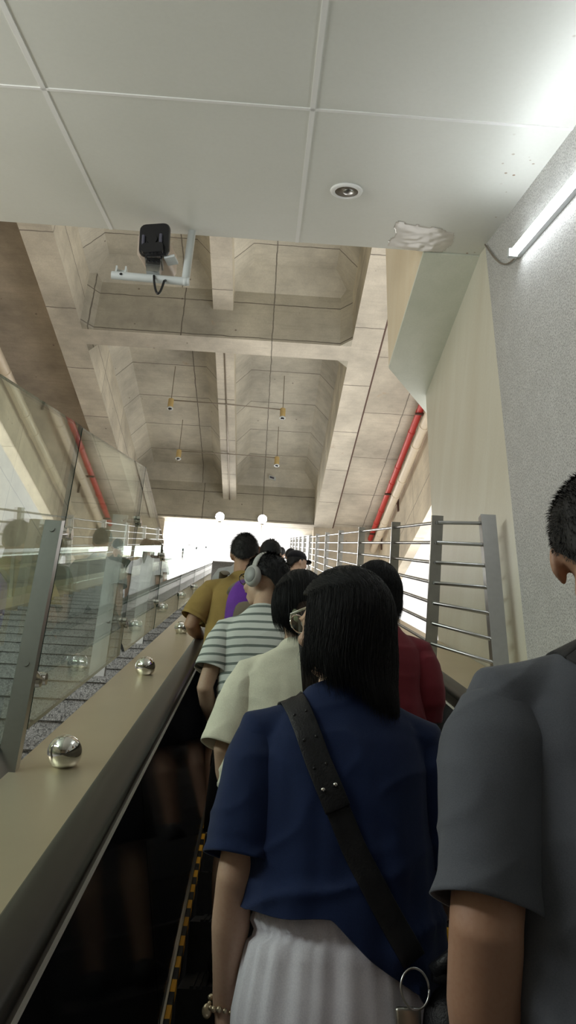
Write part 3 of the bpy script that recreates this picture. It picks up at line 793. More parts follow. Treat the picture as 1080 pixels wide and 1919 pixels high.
class Person:
    """Built in local metres: origin between the feet, +Y is the way up the escalator."""
    def __init__(s, name_label, loc, h, yaw=0., head=(0, 0, 0), arms=None, build=1.0, female=False, voxel=.008, skinmat='skin_light', legs_bent=0., lean=0., hand_scale=1.):
        s.root = thing('person', name_label, 'person', loc, yaw)
        s.h = h; s.k = h / 1.70; s.b = build; s.f = female; s.vox = voxel; s.skin = M[skinmat]
        k = s.k
        s.sh = (.160 if female else .178) * build * k
        s.shz = 1.350 * k
        s.hc = V((0, .015, 1.585)) * k + V((0, lean * .3, 0))
        s.R = Matrix.Rotation(head[0], 3, 'Z') @ Matrix.Rotation(head[1], 3, 'X') @ Matrix.Rotation(head[2], 3, 'Y')
        s.arms = arms or {}
        s.armpts = {}
        for sd, nm in ((-1, 'L'), (1, 'R')):
            d = s.arms.get(nm, {})
            S0 = V((sd * s.sh, -.005 * k, s.shz - .02 * k))
            E = V(d.get('elbow', (sd * (s.sh / k + .035), -.015, 1.09))) * k
            W = V(d.get('wrist', (sd * (s.sh / k + .045), .04, .84))) * k
            s.armpts[nm] = (S0, E, W, V(d.get('palm', (-sd, 0, 0))), d.get('curl', .5))
    def H(s, x, y, z): return s.hc + s.R @ (V((x, y, z)) * s.k)
    def hand(s, mb, W, d, pn, side, curl):
        k = s.k * (.92 if s.f else 1.0)
        d = d.normalized(); pn = (pn - d * pn.dot(d)).normalized(); t = d.cross(pn).normalized() * side   # t: towards the thumb
        rings = []
        for (q, a, b) in ((-.01, .026, .019), (.02, .032, .018), (.05, .040, .016), (.085, .041, .014), (.095, .036, .010)):
            c = W + d * q * k
            rings.append([c + t * (a * k * cos(2 * pi * i / 12)) + pn * (b * k * sin(2 * pi * i / 12)) for i in range(12)])
        mb.loft(rings)
        for j, (off, L) in enumerate(((.029, .070), (.010, .078), (-.010, .073), (-.029, .056))):
            p = W + d * .086 * k + t * off * k; dd = d.copy() + t * off * 1.2; dd.normalize(); pts = [p - dd * .02 * k]; ang = curl * (.55 + .1 * j)
            for seg in (.45, .30, .25):
                dd = (dd * cos(ang) + pn * sin(ang)).normalized(); pts.append(pts[-1] + dd * L * seg * k + (dd * .02 * k if seg == .45 else V((0, 0, 0)))); ang = curl * .9
            mb.limb(pts, [.0092 * k, .0088 * k, .0080 * k, .0068 * k], 10)
        b = W + d * .018 * k + t * .026 * k
        td = (d * .75 + t * .65 + pn * .25).normalized(); t2 = (d * .9 + t * .25 + pn * .45).normalized()
        mb.limb([b, b + td * .040 * k, b + td * .040 * k + t2 * .030 * k, b + td * .040 * k + t2 * .056 * k], [.014 * k, .0115 * k, .0100 * k, .008 * k], 10)
    def body(s, shoes='shoe', legs=True):
        k, b, f = s.k, s.b, s.f; mb = MB()
        hip = .17 if f else .16
        T = [(.82, hip * .9, .10), (.90, hip, .105), (1.0, .135 * b, .088), (1.10, .135 * b, .09), (1.22, .15 * b, .10), (1.30, .150 * b, .088), (1.35, .125 * b, .072), (1.40, .075, .058)]
        mb.loft([ering((0, -.005 * k, z * k), a * k, q * k) for z, a, q in T])
        nr = .050 if f else .060
        mb.limb([V((0, -.015, 1.38)) * k, V((0, -.012, 1.45)) * k, s.H(0, -.02, -.06)], [nr * 1.25 * k, nr * k, nr * .98 * k], 18)
        # head
        ell = lambda c, r, nu=20, nv=14: mb.ell(s.H(*c), tuple(q * k for q in r), nu, nv, s.R)
        ell((0, -.012, .028), (.076, .097, .090), 26, 18); ell((0, .020, -.040), (.060, .070, .072)); ell((0, .052, -.085), (.034, .034, .026)); ell((0, .045, .010), (.062, .050, .060))
        ell((0, .094, -.018), (.011, .012, .020)); ell((0, .103, -.028), (.015, .012, .010)); ell((0, .088, -.062), (.023, .010, .007)); ell((0, .086, -.072), (.020, .010, .007))
        for sd in (-1, 1):
            ell((sd * .032, .081, .022), (.022, .010, .007), 14, 8); ell((sd * .040, .070, -.030), (.022, .018, .018), 14, 8)
            mb.ell(s.H(sd * .078, -.008, -.008), (.010 * k, .019 * k, .031 * k), 16, 12, s.R @ Matrix.Rotation(sd * .35, 3, 'Z')); mb.ell(s.H(sd * .074, .000, -.034), (.007 * k, .010 * k, .010 * k), 12, 8, s.R)
        # arms and hands
        for sd, nm in ((-1, 'L'), (1, 'R')):
            S0, E, W, pn, curl = s.armpts[nm]; g = (.86 if f else 1.0) * (b ** .6)
            mid = S0.lerp(E, .5); fm = E.lerp(W, .35) + (E - S0).normalized() * .004
            mb.limb([V((sd * .10 * k, 0, s.shz - .01 * k)), S0, S0.lerp(E, .3), mid, S0.lerp(E, .85), E, fm, E.lerp(W, .7), W], [.046 * k * g, .050 * k * g, .050 * k * g, .046 * k * g, .041 * k * g, .040 * k * g, .042 * k * g, .033 * k * g, .026 * k * g], 18)
            s.hand(mb, W, W - E, pn, -sd * 1.0 if False else sd * -1.0, curl)
        if legs:
            for sd in (-1, 1):
                x = sd * .085 * k
                mb.limb([V((x, -.005 * k, .86 * k)), V((x * 1.05, .005 * k, .66 * k)), V((x * 1.08, .012 * k, .47 * k)), V((x * 1.08, -.018 * k, .34 * k)), V((x * 1.08, -.02 * k, .18 * k)), V((x * 1.08, -.025 * k, .085 * k))], [.082 * k, .070 * k, .052 * k, .053 * k, .040 * k, .034 * k], 16)
                mb.limb([V((x * 1.08, -.045 * k, .042)), V((x * 1.12, .04 * k, .045)), V((x * 1.18, .13 * k, .026))], [.034 * k, .034 * k, .022 * k], 12)
        me = remesh(mb, s.vox, 4)
        s.skin_obj = link('body', me, s.skin, s.root, smooth=True)
        if shoes:
            for sd in (-1, 1):
                x = sd * .092 * k; m2 = MB()
                m2.loft([[V((x + a * cos(2 * pi * i / 20) , y + .0, max(.004, z0 + hh * sin(2 * pi * i / 20)))) for i in range(20)] for (y, a, z0, hh) in ((-.115 * k, .012, .035, .02), (-.105 * k, .032, .04, .038), (-.05 * k, .040, .05, .05), (.02 * k, .043, .042, .045), (.09 * k, .047, .03, .033), (.14 * k, .040, .025, .024), (.165 * k, .015, .02, .012))])
                link('shoe', modified(m2.mesh('shoe'), ('SUBSURF', dict(levels=1))), M[shoes], s.root, smooth=True)
    def tee(s, mat, sleeve=.70, hem=.86, wide=1., loose=1., hemdrop=0., neck=1.43, wr=.006, seed=0., vox=None, name='shirt', sleeve_w=1.):
        k, b, f = s.k, s.b, s.f; w = wide * b; L = loose; sw = s.sh / k
        def folds(me):
            nrm = [v.normal.copy() for v in me.vertices]
            for v, vn in zip(me.vertices, nrm):
                c = v.co / k; z = c.z
                bz = max(0., min(1., (1.33 - z) / .25))
                a = noise.noise(V((c.x * 7 + z * 3.0, c.y * 5, z * 3.2 + seed)))
                a2 = noise.noise(V((c.x * 16 - z * 6.0, c.y * 12, z * 5.5 + seed * 2 + 9)))
                a3 = 1 - abs(noise.noise(V((c.x * 5 + z * 7, c.y * 3, z * 8 - c.x * 6 + seed + 31)))) * 2
                a4 = noise.noise(V((c.x * 24, c.y * 18, z * 2.2 + seed + 3)))
                low = max(0., min(1., (1.15 - z) / .2))
                v.co += vn * wr * (a * (.8 + .9 * low) + a2 * .5 * bz + max(0, a3) ** 3 * 1.1 * (.35 + low) + a4 * .7 * bz)
        mb = MB()
        T = [(hem - .06, .166 * w * L, .126 * L), (hem + .04, .166 * w * L, .124 * L), (1.08, .162 * w * L, .122 * (.5 + .5 * L)), (1.20, .168 * w, .126), (1.27, max(.172 * w, sw * .97), .120), (1.32, max(.166 * w, sw * .93), .108), (1.355, max(.150 * w, sw * .82), .094), (1.385, .122 * w, .082), (1.41, .092 * w, .075 * max(1, b)), (1.435, .070 * max(1, b), .068 * max(1, b) ** 2), (1.47, .062 * max(1, b), .063 * max(1, b) ** 2)]
        mb.loft([ering((0, -.004 * k, z * k), a * k, q * k, 36, 2.3) for z, a, q in T])
        sl = []
        for sd, nm in ((-1, 'L'), (1, 'R')):
            S0, E, W, pn, curl = s.armpts[nm]; g = (.95 if f else 1.05) * (b ** .5) * (.7 + .3 * L); gs = g * sleeve_w
            d = (E - S0).normalized(); Lu = (E - S0).length
            top = V((sd * .10 * k, -.004 * k, s.shz + .006 * k))
            mb.limb([top, S0, S0 + d * Lu * .12], [.052 * k * g, .0605 * k * g, .060 * k * g], 20)
            end = S0 + d * Lu * sleeve
            if sleeve > 1: end = E + (W - E).normalized() * Lu * (sleeve - 1)
            q = [S0 - d * Lu * .03, S0 + d * Lu * .20, S0 + d * Lu * .45, S0 + d * Lu * min(.7, sleeve * .85), end]
            rr = [.052 * k * g, .0685 * k * g, .072 * k * (g + gs) / 2, .074 * k * gs, .075 * k * gs]
            m2 = MB(); n = 40; rings = []; m_ = 22; drop = V((sd * .25, 0, -1)).normalized()
            for i in range(m_ + 1):
                t = i / m_ * (len(q) - 1); a = min(int(t), len(q) - 2); c = q[a].lerp(q[a + 1], t - a); r = lerp(rr[a], rr[a + 1], t - a)
                dd = (q[min(a + 1, len(q) - 1)] - q[a]).normalized(); x = V((0, 1, 0)); x = (x - dd * x.dot(dd)).normalized(); y = dd.cross(x)
                hemr = 1 - .03 * (1 if m_ - 3 <= i <= m_ - 2 else 0)
                rings.append([c + (x * cos(2 * pi * h / n) * 1.05 + y * sin(2 * pi * h / n)) * r * hemr for h in range(n)])
            m2.loft(rings, cap=False)
            me2 = modified(m2.mesh('sleeve'), ('SUBSURF', dict(levels=1))); folds(me2)
            me2 = modified(me2, ('SOLIDIFY', dict(thickness=.003, offset=-1.)))
            sl.append(me2)
        me = remesh(mb, vox or s.vox, 6)
        bm = bmesh.new(); bm.from_mesh(me)
        def cut(co, no): bmesh.ops.bisect_plane(bm, geom=bm.verts[:] + bm.edges[:] + bm.faces[:], plane_co=co, plane_no=no, clear_outer=True)
        cut(V((0, 0, hem * k)), V((0, 0, -1)))
        cut(V((0, -.02 * k, neck * k)), V((0, .30, 1)).normalized())
        for v in bm.verts:
            z = v.co.z / k; x = v.co.x / k
            if z < 1.18: v.co.z -= k * ((1.18 - z) / (1.18 - hem)) ** 2 * (hemdrop * max(0., x + .03) + .004 * sin(x * 40) + .006 * sin(x * 17 + seed))
        bm.normal_update(); bm.to_mesh(me); bm.free()
        folds(me)
        me = modified(me, ('SMOOTH', dict(factor=.5, iterations=1)), ('SOLIDIFY', dict(thickness=.004, offset=-1.)))
        o = link(name, me, mat, s.root, smooth=True)
        for m_ in sl: link('sleeve', m_, mat, o, smooth=True)
        s.shirt = o
        return o
    def pants(s, mat, top=.99, length=.10, flare=1., name='trousers', gather=0., width=1.):
        k = s.k; mb = MB(); n = 120
        hip = .185 if s.f else .178
        def ring(z, a, q, amp, fr, ph=0):
            out = []
            for i in range(n):
                t = 2 * pi * i / n
                r = 1 + (amp * (sin(fr * t + .8 * sin(3 * t)) * .6 + .8 * noise.noise(V((cos(t) * 14, sin(t) * 14, z * 9)))) if fr > 40 else amp * 4.2 * noise.noise(V((cos(t) * 6.5, sin(t) * 6.5, z * 2.2))))
                out.append(V((a * cos(t) * r, -.006 + q * sin(t) * r, z)) * k)
            return out
        rs = []
        zs = [top, top - .006, top - .014, top - .03, top - .045, top - .055, top - .065, top - .09, top - .13, top - .17, top - .21, .80, .76]
        for z in zs:
            t = max(0, min(1, (top - z) / .17))
            a = lerp(.148 if s.f else .152, hip, t ** .8) * width; q = lerp(.112, .128, t) * (.5 + .5 * width)
            band = top - z < .06
            amp = gather * (.016 if band else .010 * (1 - .5 * t)); fr = 44 if band else 26
            if gather and .04 < top - z < .06: a *= .925; q *= .925
            if not band and gather: a *= 1.01; q *= 1.02
            rs.append(ring(z, a, q, amp, fr))
        mb.loft(rs)
        for sd in (-1, 1):
            x = sd * .088
            mb.loft([[V(p) for p in ering((x * k * e, -.004 * k, z * k), a * k * flare, q * k * flare, 28, 2.1)] for (z, a, q, e) in ((.84, .092, .112, 1.), (.74, .094, .108, 1.), (.6, .088, .10, 1.05), (.48, .080, .09, 1.08), (.32, .075, .082, 1.08), (.10, .070, .076, 1.08)) if z >= length - .001] if length < .48 else
                    [[V(p) for p in ering((x * k * e, -.004 * k, z * k), a * k * flare, q * k * flare, 28, 2.1)] for (z, a, q, e) in ((.84, .092, .112, 1.), (.74, .096, .112, 1.), (.62, .098, .112, 1.05), (length, .098, .112, 1.06))])
        o = link(name, mb.mesh(name), mat, s.root, smooth=True)
        return o
    # ---------------- hair
    def strands(s, mb, paths, r0=.0011):
        for pts in paths:
            n = len(pts); mb.tube(pts, [r0 * (1 - .75 * i / (n - 1)) for i in range(n)], 3)
    def hair_short(s, mat, N=900, nape=-.070, top=1.0, length=.02, fringe=.055, side=-.02, seed=1, vol=1.0, wid=.0016):
        k = s.k; rnd = random.Random(seed)
        def line(az):
            d = abs(math.degrees(az))
            P = [(0, fringe), (40, fringe - .005), (65, .03), (82, side), (100, side + .012), (125, side - .012), (150, nape + .008), (180, nape)]
            for (a, za), (b_, zb) in zip(P, P[1:]):
                if d <= b_: return lerp(za, zb, (d - a) / (b_ - a))
            return nape
        C = V((0, -.012, .026)); rad = V((.083, .104, .098)) * vol
        nu, nv = 72, 44; g = {}; vs = []; fs = []
        def surf(az, z):
            e = max(-.98, min(1, (z - C.z) / rad.z)); r = sqrt(max(0, 1 - e * e))
            if e < 0: r = max(r, .80 + .2 * r) if abs(az) > 1.4 else r
            return V((C.x + rad.x * r * sin(az), C.y + rad.y * r * cos(az), z))
        for i in range(nu):
            az = 2 * pi * i / nu - pi
            zl = line(az) + .004 * noise.noise(V((az * 9, 0, seed)))
            for j in range(nv + 1):
                t = j / nv
                e0 = math.asin(max(-1, min(1, (zl - C.z) / rad.z))); e = lerp(e0, pi / 2 - .002, t)
                p = surf(az, C.z + rad.z * sin(e))
                n_ = V((p.x / rad.x, (p.y - C.y) / rad.y, (p.z - C.z) / rad.z)).normalized()
                amp = .0035 * noise.noise(V((p.x * 60, p.y * 60, p.z * 40 + seed)))
                fade = min(1, t * 8)
                p += n_ * (amp + .002) * fade - n_ * .004 * (1 - fade)
                vs.append(s.H(*p))
        for i in range(nu):
            for j in range(nv):
                a, b = i * (nv + 1) + j, ((i + 1) % nu) * (nv + 1) + j
                fs.append((a, b, b + 1, a + 1))
        mb = MB(); mb.add(vs, fs)
        for _ in range(N):
            az = rnd.uniform(-pi, pi); zl = line(az); e0 = math.asin(max(-1, min(1, (zl - C.z) / rad.z))); e = lerp(e0, pi / 2, 1 - rnd.random() ** .7 if False else rnd.random())
            p = surf(az, C.z + rad.z * sin(e)); n_ = V((p.x / rad.x, (p.y - C.y) / rad.y, (p.z - C.z) / rad.z)).normalized()
            dn = V((0, 0, -1)); dn = (dn - n_ * dn.dot(n_)).normalized() if abs(n_.z) < .98 else V((1, 0, 0))
            dr = (n_ * .55 + dn * .9 + V((rnd.gauss(0, .3), rnd.gauss(0, .3), rnd.gauss(0, .3)))).normalized()
            l = length * rnd.uniform(.5, 1.1) * (.35 + .65 * min(1, (e - e0) * 1.6))
            p1 = p + dr * l * .6 + n_ * .002; p2 = p1 + (dr + dn * .5).normalized() * l * .5
            w0 = wid
            a = n_.cross(dr).normalized()
            q = [s.H(*x) for x in (p - a * w0, p + a * w0, p1 + a * w0 * .6, p1 - a * w0 * .6, p2)]
            mb.add(q, [(0, 1, 2, 3), (3, 2, 4)])
        return link('hair', mb.mesh('hair'), mat, s.root, smooth=True)

def place(x, Y, h): return (x, Y, tread_z(1.3 + .4 * math.floor((Y - 1.3 + .2001) / .4)) + .004)
def step_loc(x, Y): return V((x, Y, tread_z(Y - .2) + .006))

def _hair_long(s, mat, phimax=2.25, phimin=None, N=900, zend=None, prof=None, seed=3, r0=.0012, name='hair', wave=.004, yaw=0., back=.0):
    """Falling hair: a shell of strands from the crown down to zend(phi); phi = 0 at the back of the head."""
    k = s.k; rnd = random.Random(seed); phimin = -phimax if phimin is None else phimin
    Rz = Matrix.Rotation(yaw, 3, 'Z'); Rh = s.R
    def P(phi, z, off=0.):
        if z > .0:
            q = max(0., min(1., z / .128)); r = sqrt(max(0., 1 - q ** 2.1)); a, b = prof(0.)[0] * r, .116 * r; dy = -.014
        else:
            a, b, dy = prof(z)
        a += off; b += off
        p = V((a * sin(phi), dy - b * cos(phi), z))
        return p
    def W(p, z):
        t = max(0., min(1., (.02 - z) / .12))               # head turns; hanging ends follow gravity and the shoulders
        hp = s.H(*p); vp = s.hc + (Rz @ p) * k
        return hp.lerp(vp, t)
    ni, nj = 110, 46; vs = []; fs = []
    for i in range(ni + 1):
        phi = lerp(phimin, phimax, i / ni)
        ze = zend(phi) + .012 * noise.noise(V((phi * 9, 2, seed))) + .006 * noise.noise(V((phi * 30, 2, seed)))
        for j in range(nj + 1):
            t = j / nj; z = lerp(.1275, ze, t ** 1.15)
            ph = phi if z < .05 else phi * lerp(1., pi / (phimax if phi > 0 else -phimin), min(1., (z - .05) / .04))
            g = .0035 * noise.noise(V((phi * 14, z * 5, seed))) + .002 * noise.noise(V((phi * 45, z * 7, seed)))
            thin = -.012 * max(0., (t - .85) / .15)
            vs.append(W(P(ph, z, g + thin), z))
    for i in range(ni):
        for j in range(nj):
            a = i * (nj + 1) + j; b = a + nj + 1; fs.append((a, b, b + 1, a + 1))
    mb = MB(); mb.add(vs, fs)
    me = modified(mb.mesh('hair'), ('SOLIDIFY', dict(thickness=.010, offset=-1.)))
    mb = MB()
    for _ in range(N):
        phi = rnd.uniform(phimin, phimax) ; ze = zend(phi) + rnd.gauss(0, .012) - abs(rnd.gauss(0, .008)); z0 = rnd.uniform(.0, .127)
        off = rnd.uniform(-.002, .0035) ; w1, w2 = rnd.gauss(0, .05), rnd.uniform(0, 6); pts = []
        for j in range(13):
            t = j / 12; z = lerp(z0, ze, t); ph = phi if z < .05 else phi * lerp(1., pi / (phimax if phi > 0 else -phimin), min(1., (z - .05) / .04))
            q = P(ph + w1 * t * t + .02 * sin(w2 + t * 4), z, off + wave * t * t * rnd.uniform(-.5, 1.)); pts.append(W(q, z))
        mb.tube(pts, [r0 * (1 - .7 * i / 12) for i in range(13)], 3)
    b = len(me.vertices)
    m2 = mb.mesh('st'); bm = bmesh.new(); bm.from_mesh(me); bm.from_mesh(m2); bm.to_mesh(me); bm.free(); bpy.data.meshes.remove(m2)
    return link(name, me, mat, s.root, smooth=True)
Person.hair_long = _hair_long

def _ponytail(s, mat, pts, rad, N=220, seed=5, name='ponytail'):
    mb = MB(); rnd = random.Random(seed); pts = [V(p) * s.k for p in pts]; rad = [r * s.k for r in rad]
    mb.limb(pts, rad, 24)
    me = modified(mb.mesh('pt'), ('SUBSURF', dict(levels=1)))
    for v, vn in zip(me.vertices, [v.normal.copy() for v in me.vertices]): v.co += vn * .004 * noise.noise(V((v.co.x * 90, v.co.y * 90, v.co.z * 8)))
    mb = MB()
    for _ in range(N):
        a = rnd.uniform(0, 2 * pi); q = []
        for i, p in enumerate(pts):
            t = (pts[min(i + 1, len(pts) - 1)] - pts[max(i - 1, 0)]).normalized(); r = V((1, 0, 0)); r = (r - t * r.dot(t)).normalized(); b = t.cross(r)
            q.append(p + (r * cos(a) + b * sin(a)) * rad[i] * rnd.uniform(.96, 1.08))
        q.append(q[-1] + (q[-1] - q[-2]) * rnd.uniform(.1, .5)); n = len(q)
        mb.tube(q, [.0014 * (1 - .7 * i / (n - 1)) for i in range(n)], 3)
    m2 = mb.mesh('st'); bm = bmesh.new(); bm.from_mesh(me); bm.from_mesh(m2); bm.to_mesh(me); bm.free(); bpy.data.meshes.remove(m2)
    return link(name, me, mat, s.root, smooth=True)
Person.ponytail = _ponytail

def _glasses(s, mat):
    mb = MB()
    for sd in (-1, 1):
        mb.tube([s.H(sd * .034 + .025 * cos(a), .104, .018 + .021 * sin(a)) for a in [2 * pi * i / 20 for i in range(21)]], .0015, 6)
        mb.tube([s.H(sd * .059, .103, .024), s.H(sd * .078, .08, .024), s.H(sd * .086, .0, .020), s.H(sd * .086, -.015, .008)], .0024, 6)
    mb.tube([s.H(-.010, .106, .020), s.H(0, .108, .024), s.H(.010, .106, .020)], .002, 6)
    g = link('glasses', mb.mesh('glasses'), mat, s.root, smooth=True)
    mb = MB()
    for sd in (-1, 1): mb.loft([[s.H(sd * .034 + .024 * cos(a), y, .018 + .020 * sin(a)) for a in [2 * pi * i / 20 for i in range(20)]] for y in (.1035, .1045)])
    link('lens', mb.mesh('lens'), M['glass'], g)
    return g
Person.glasses = _glasses

def _eyes(s):
    mb = MB()
    for sd in (-1, 1): mb.ell(s.H(sd * .032, .080, .014), tuple(q * s.k for q in (.013, .012, .009)), 14, 10, s.R)
    return link('eyes', mb.mesh('eyes'), M['white_eye'], s.root, smooth=True)
Person.eyes = _eyes
M['white_eye'] = plain('eye', (.55, .52, .50), .2)

def drape(obj, pts, width, mat, name, parent, thick=.004, lift=.003, direction=(0, 1, 0), from_=-1.2, sub=40):
    """A strap laid on a garment: points (x, z) are dropped on the mesh along +Y (or -Y)."""
    me = obj.data; bvh = BVHTree.FromPolygons([v.co for v in me.vertices], [p.vertices for p in me.polygons])
    pts = [V((p[0], 0, p[1])) for p in pts]; d = V(direction); out = []
    seg = [(pts[i + 1] - pts[i]).length for i in range(len(pts) - 1)]; L = sum(seg); path = []
    for q in range(sub + 1):
        t = L * q / sub; i = 0
        while i < len(seg) - 1 and t > seg[i]: t -= seg[i]; i += 1
        path.append(pts[i].lerp(pts[i + 1], min(1., t / seg[i])))
    rows = []
    for i, p in enumerate(path):
        t = (path[min(i + 1, sub)] - path[max(i - 1, 0)]).normalized(); n = V((t.z, 0, -t.x)); row = []
        for w in (-.5, -.25, 0, .25, .5):
            c = p + n * w * width; o = V((c.x, 0, c.z)) + d * from_
            hit = bvh.ray_cast(o, d)[0]
            row.append(hit - d * lift if hit else None)
        ys = [r.y for r in row if r]
        if not ys: rows.append(None); continue
        ext = (min if d.y > 0 else max)(ys)
        row = [V(((p + n * w * width).x, (r.y * .35 + ext * .65) if r else ext, (p + n * w * width).z)) for w, r in zip((-.5, -.25, 0, .25, .5), row)]
        rows.append(row)
    rows = [r for r in rows if r]
    for _ in range(3):
        rows = [rows[0]] + [[(a + b * 2 + c) / 4 for a, b, c in zip(rows[i - 1], rows[i], rows[i + 1])] for i in range(1, len(rows) - 1)] + [rows[-1]]
    mb = MB(); fs = [(i * 5 + j, i * 5 + j + 1, (i + 1) * 5 + j + 1, (i + 1) * 5 + j) for i in range(len(rows) - 1) for j in range(4)]
    mb.add([p for r in rows for p in r], fs)
    me = modified(mb.mesh(name), ('SOLIDIFY', dict(thickness=thick, offset=0.)), ('BEVEL', dict(width=.001, segments=2, limit_method='ANGLE')))
    o = link(name, me, mat, parent, smooth=True); me.set_sharp_from_angle(angle=radians(50))
    return o, rows

def bridge(obj, ra, rb, mat, name, parent, thick=.005, lift=.004):
    me = obj.data; bvh = BVHTree.FromPolygons([v.co for v in me.vertices], [p.vertices for p in me.polygons]); rows = [ra]
    for i in range(1, 10):
        row = []
        for a, b in zip(ra, rb):
            p = a.lerp(b, i / 10); h = bvh.ray_cast(V((p.x, p.y, 2.5)), V((0, 0, -1)))[0]
            row.append(V((p.x, p.y, max(p.z, (h.z if h else p.z) + lift))))
        rows.append(row)
    rows.append(rb)
    for _ in range(3): rows = [rows[0]] + [[(a + b * 2 + c) / 4 for a, b, c in zip(rows[i - 1], rows[i], rows[i + 1])] for i in range(1, len(rows) - 1)] + [rows[-1]]
    mb = MB(); mb.add([p for r in rows for p in r], [(i * 5 + j, i * 5 + j + 1, (i + 1) * 5 + j + 1, (i + 1) * 5 + j) for i in range(len(rows) - 1) for j in range(4)])
    return link(name, modified(mb.mesh(name), ('SOLIDIFY', dict(thickness=thick, offset=0.))), mat, parent, smooth=True)

# ---- woman in navy, foreground
nv = Person('woman with long black bob in navy tee and pale lilac trousers, back to us', step_loc(.178, 1.50), 1.62, head=(.66, -.05, .03), female=True, voxel=.0055,
            arms={'L': dict(elbow=(-.200, -.03, 1.075), wrist=(-.205, .075, .855), palm=(1, 0, -.2), curl=.45), 'R': dict(elbow=(.205, .01, 1.08), wrist=(.17, .20, .96), palm=(-.6, .2, -.6), curl=.9)})
nv.body(); nv.eyes()
nv.tee(M['navy'], sleeve=.88, hem=1.018, wide=1.04, loose=1.08, hemdrop=.80, wr=.0095, seed=2.)
nv.pants(M['lavender'], top=1.036, length=.10, flare=1.12, gather=2.8, width=1.04)
nv.glasses(M['chrome'])
nv.hair_long(M['hair'], phimax=2.05, phimin=-1.70, N=6500, r0=.00055, yaw=.60, seed=4, wave=.010,
    zend=lambda p: -.196 - (.030 if p > 0 else .055) * max(-1.3, min(1.1, p)) + (.07 * (p - 1.1) if p > 1.1 else 0) + .010 * sin(7 * p),
    prof=lambda z: (lerp(.100, .108, min(1, -z / .10)) - .022 * max(0, (-z - .10) / .1), lerp(.116, .100, min(1, -z / .12)) + .012 * max(0, (-z - .14) / .1), -.014 - .010 * min(1, -z / .2)))
mb = MB(); W = nv.armpts['L'][2]; d = (W - nv.armpts['L'][1]).normalized()
a = d.orthogonal().normalized(); b = d.cross(a)
for i in range(16):
    t = 2 * pi * i / 16; mb.ell(W - d * .01 + (a * cos(t) + b * sin(t)) * .027 + d * .004 * sin(3 * t), (.0042 + .0014 * (i % 3 == 0),) * 3, 10, 6)
mb.ell(W + d * .005 - V((.030, .01, 0)), (.009, .005, .012), 10, 8)
link('bracelet', mb.mesh('bracelet'), M['gold'], nv.root, smooth=True)

bagroot = thing('crossbody_bag', 'black leather crossbody bag with wide studded strap worn by the woman in navy', 'bag', nv.root.location.copy())
KN = nv.k
st1, rows = drape(nv.shirt, [(-.116, 1.375), (-.085, 1.30), (-.055, 1.215), (-.02, 1.135)], .046, M['leather'], 'strap_end', bagroot, .005, .007)
st2, rows2 = drape(nv.shirt, [(-.075, 1.275), (-.035, 1.17), (.01, 1.07), (.06, .985), (.105, .915)], .042, M['leather'], 'strap', bagroot, .005, .003)
st3, rows3 = drape(nv.shirt, [(-.118, 1.372), (-.10, 1.30), (-.03, 1.15), (.06, 1.0)], .044, M['leather'], 'strap_front', bagroot, .005, .003, (0, -1, 0), -1.2)
bridge(nv.shirt, rows[0], rows3[0], M['leather'], 'strap_top', bagroot)
mb = MB(); r = rows[-7]
for p in (r[1], r[3]): mb.ell(p + V((0, -.004, 0)), (.0042, .004, .0042), 12, 8)
link('stud', mb.mesh('stud'), M['chrome'], st1, smooth=True)
mb = MB()
for q in (6, 14, 22): mb.ell(rows[q][1] + V((0, -.003, 0)), (.003, .0015, .003), 10, 6); mb.ell(rows[q][3] + V((0, -.003, 0)), (.003, .0015, .003), 10, 6)
link('strap_hole', mb.mesh('strap_hole'), M['black'], st1, smooth=True)
mb = MB(); cr = V((.100, -.150, .880))
mb.tube([cr + V((.022 * cos(t), .004 * sin(t), .027 * sin(t))) for t in [2 * pi * i / 32 for i in range(33)]], .0019, 8); link('ring', mb.mesh('ring'), M['steel'], bagroot, smooth=True)
mb = MB(); mb.box((.068, -.156, .815), (.108, -.142, .856)); link('snap_hook', modified(mb.mesh('hook'), ('BEVEL', dict(width=.005, segments=3))), M['steel_dark'], bagroot, smooth=True)
mb = MB()
mb.loft([[V((.20 + a * cos(t) * abs(cos(t)) ** -.35 if abs(cos(t)) > 1e-3 else .20, -.02 + b * sin(t), z + .02 * cos(t))) for t in [2 * pi * (i + .25) / 28 for i in range(28)]] for z, a, b in ((.60, .05, .08), (.62, .085, .115), (.70, .10, .13), (.80, .10, .13), (.86, .095, .115), (.885, .08, .09), (.89, .05, .05))])
bg = link('bag_body', modified(mb.mesh('bag'), ('SUBSURF', dict(levels=2))), M['leather'], bagroot, smooth=True)
mb = MB(); mb.tube([V((.135, -.13, .90)), V((.165, -.14, .925)), V((.20, -.12, .93)), V((.225, -.08, .91)), V((.20, -.10, .90)), V((.16, -.13, .893)), V((.135, -.13, .90))], .013, 10); link('bag_flap', mb.mesh('flap'), M['leather'], bagroot, smooth=True)

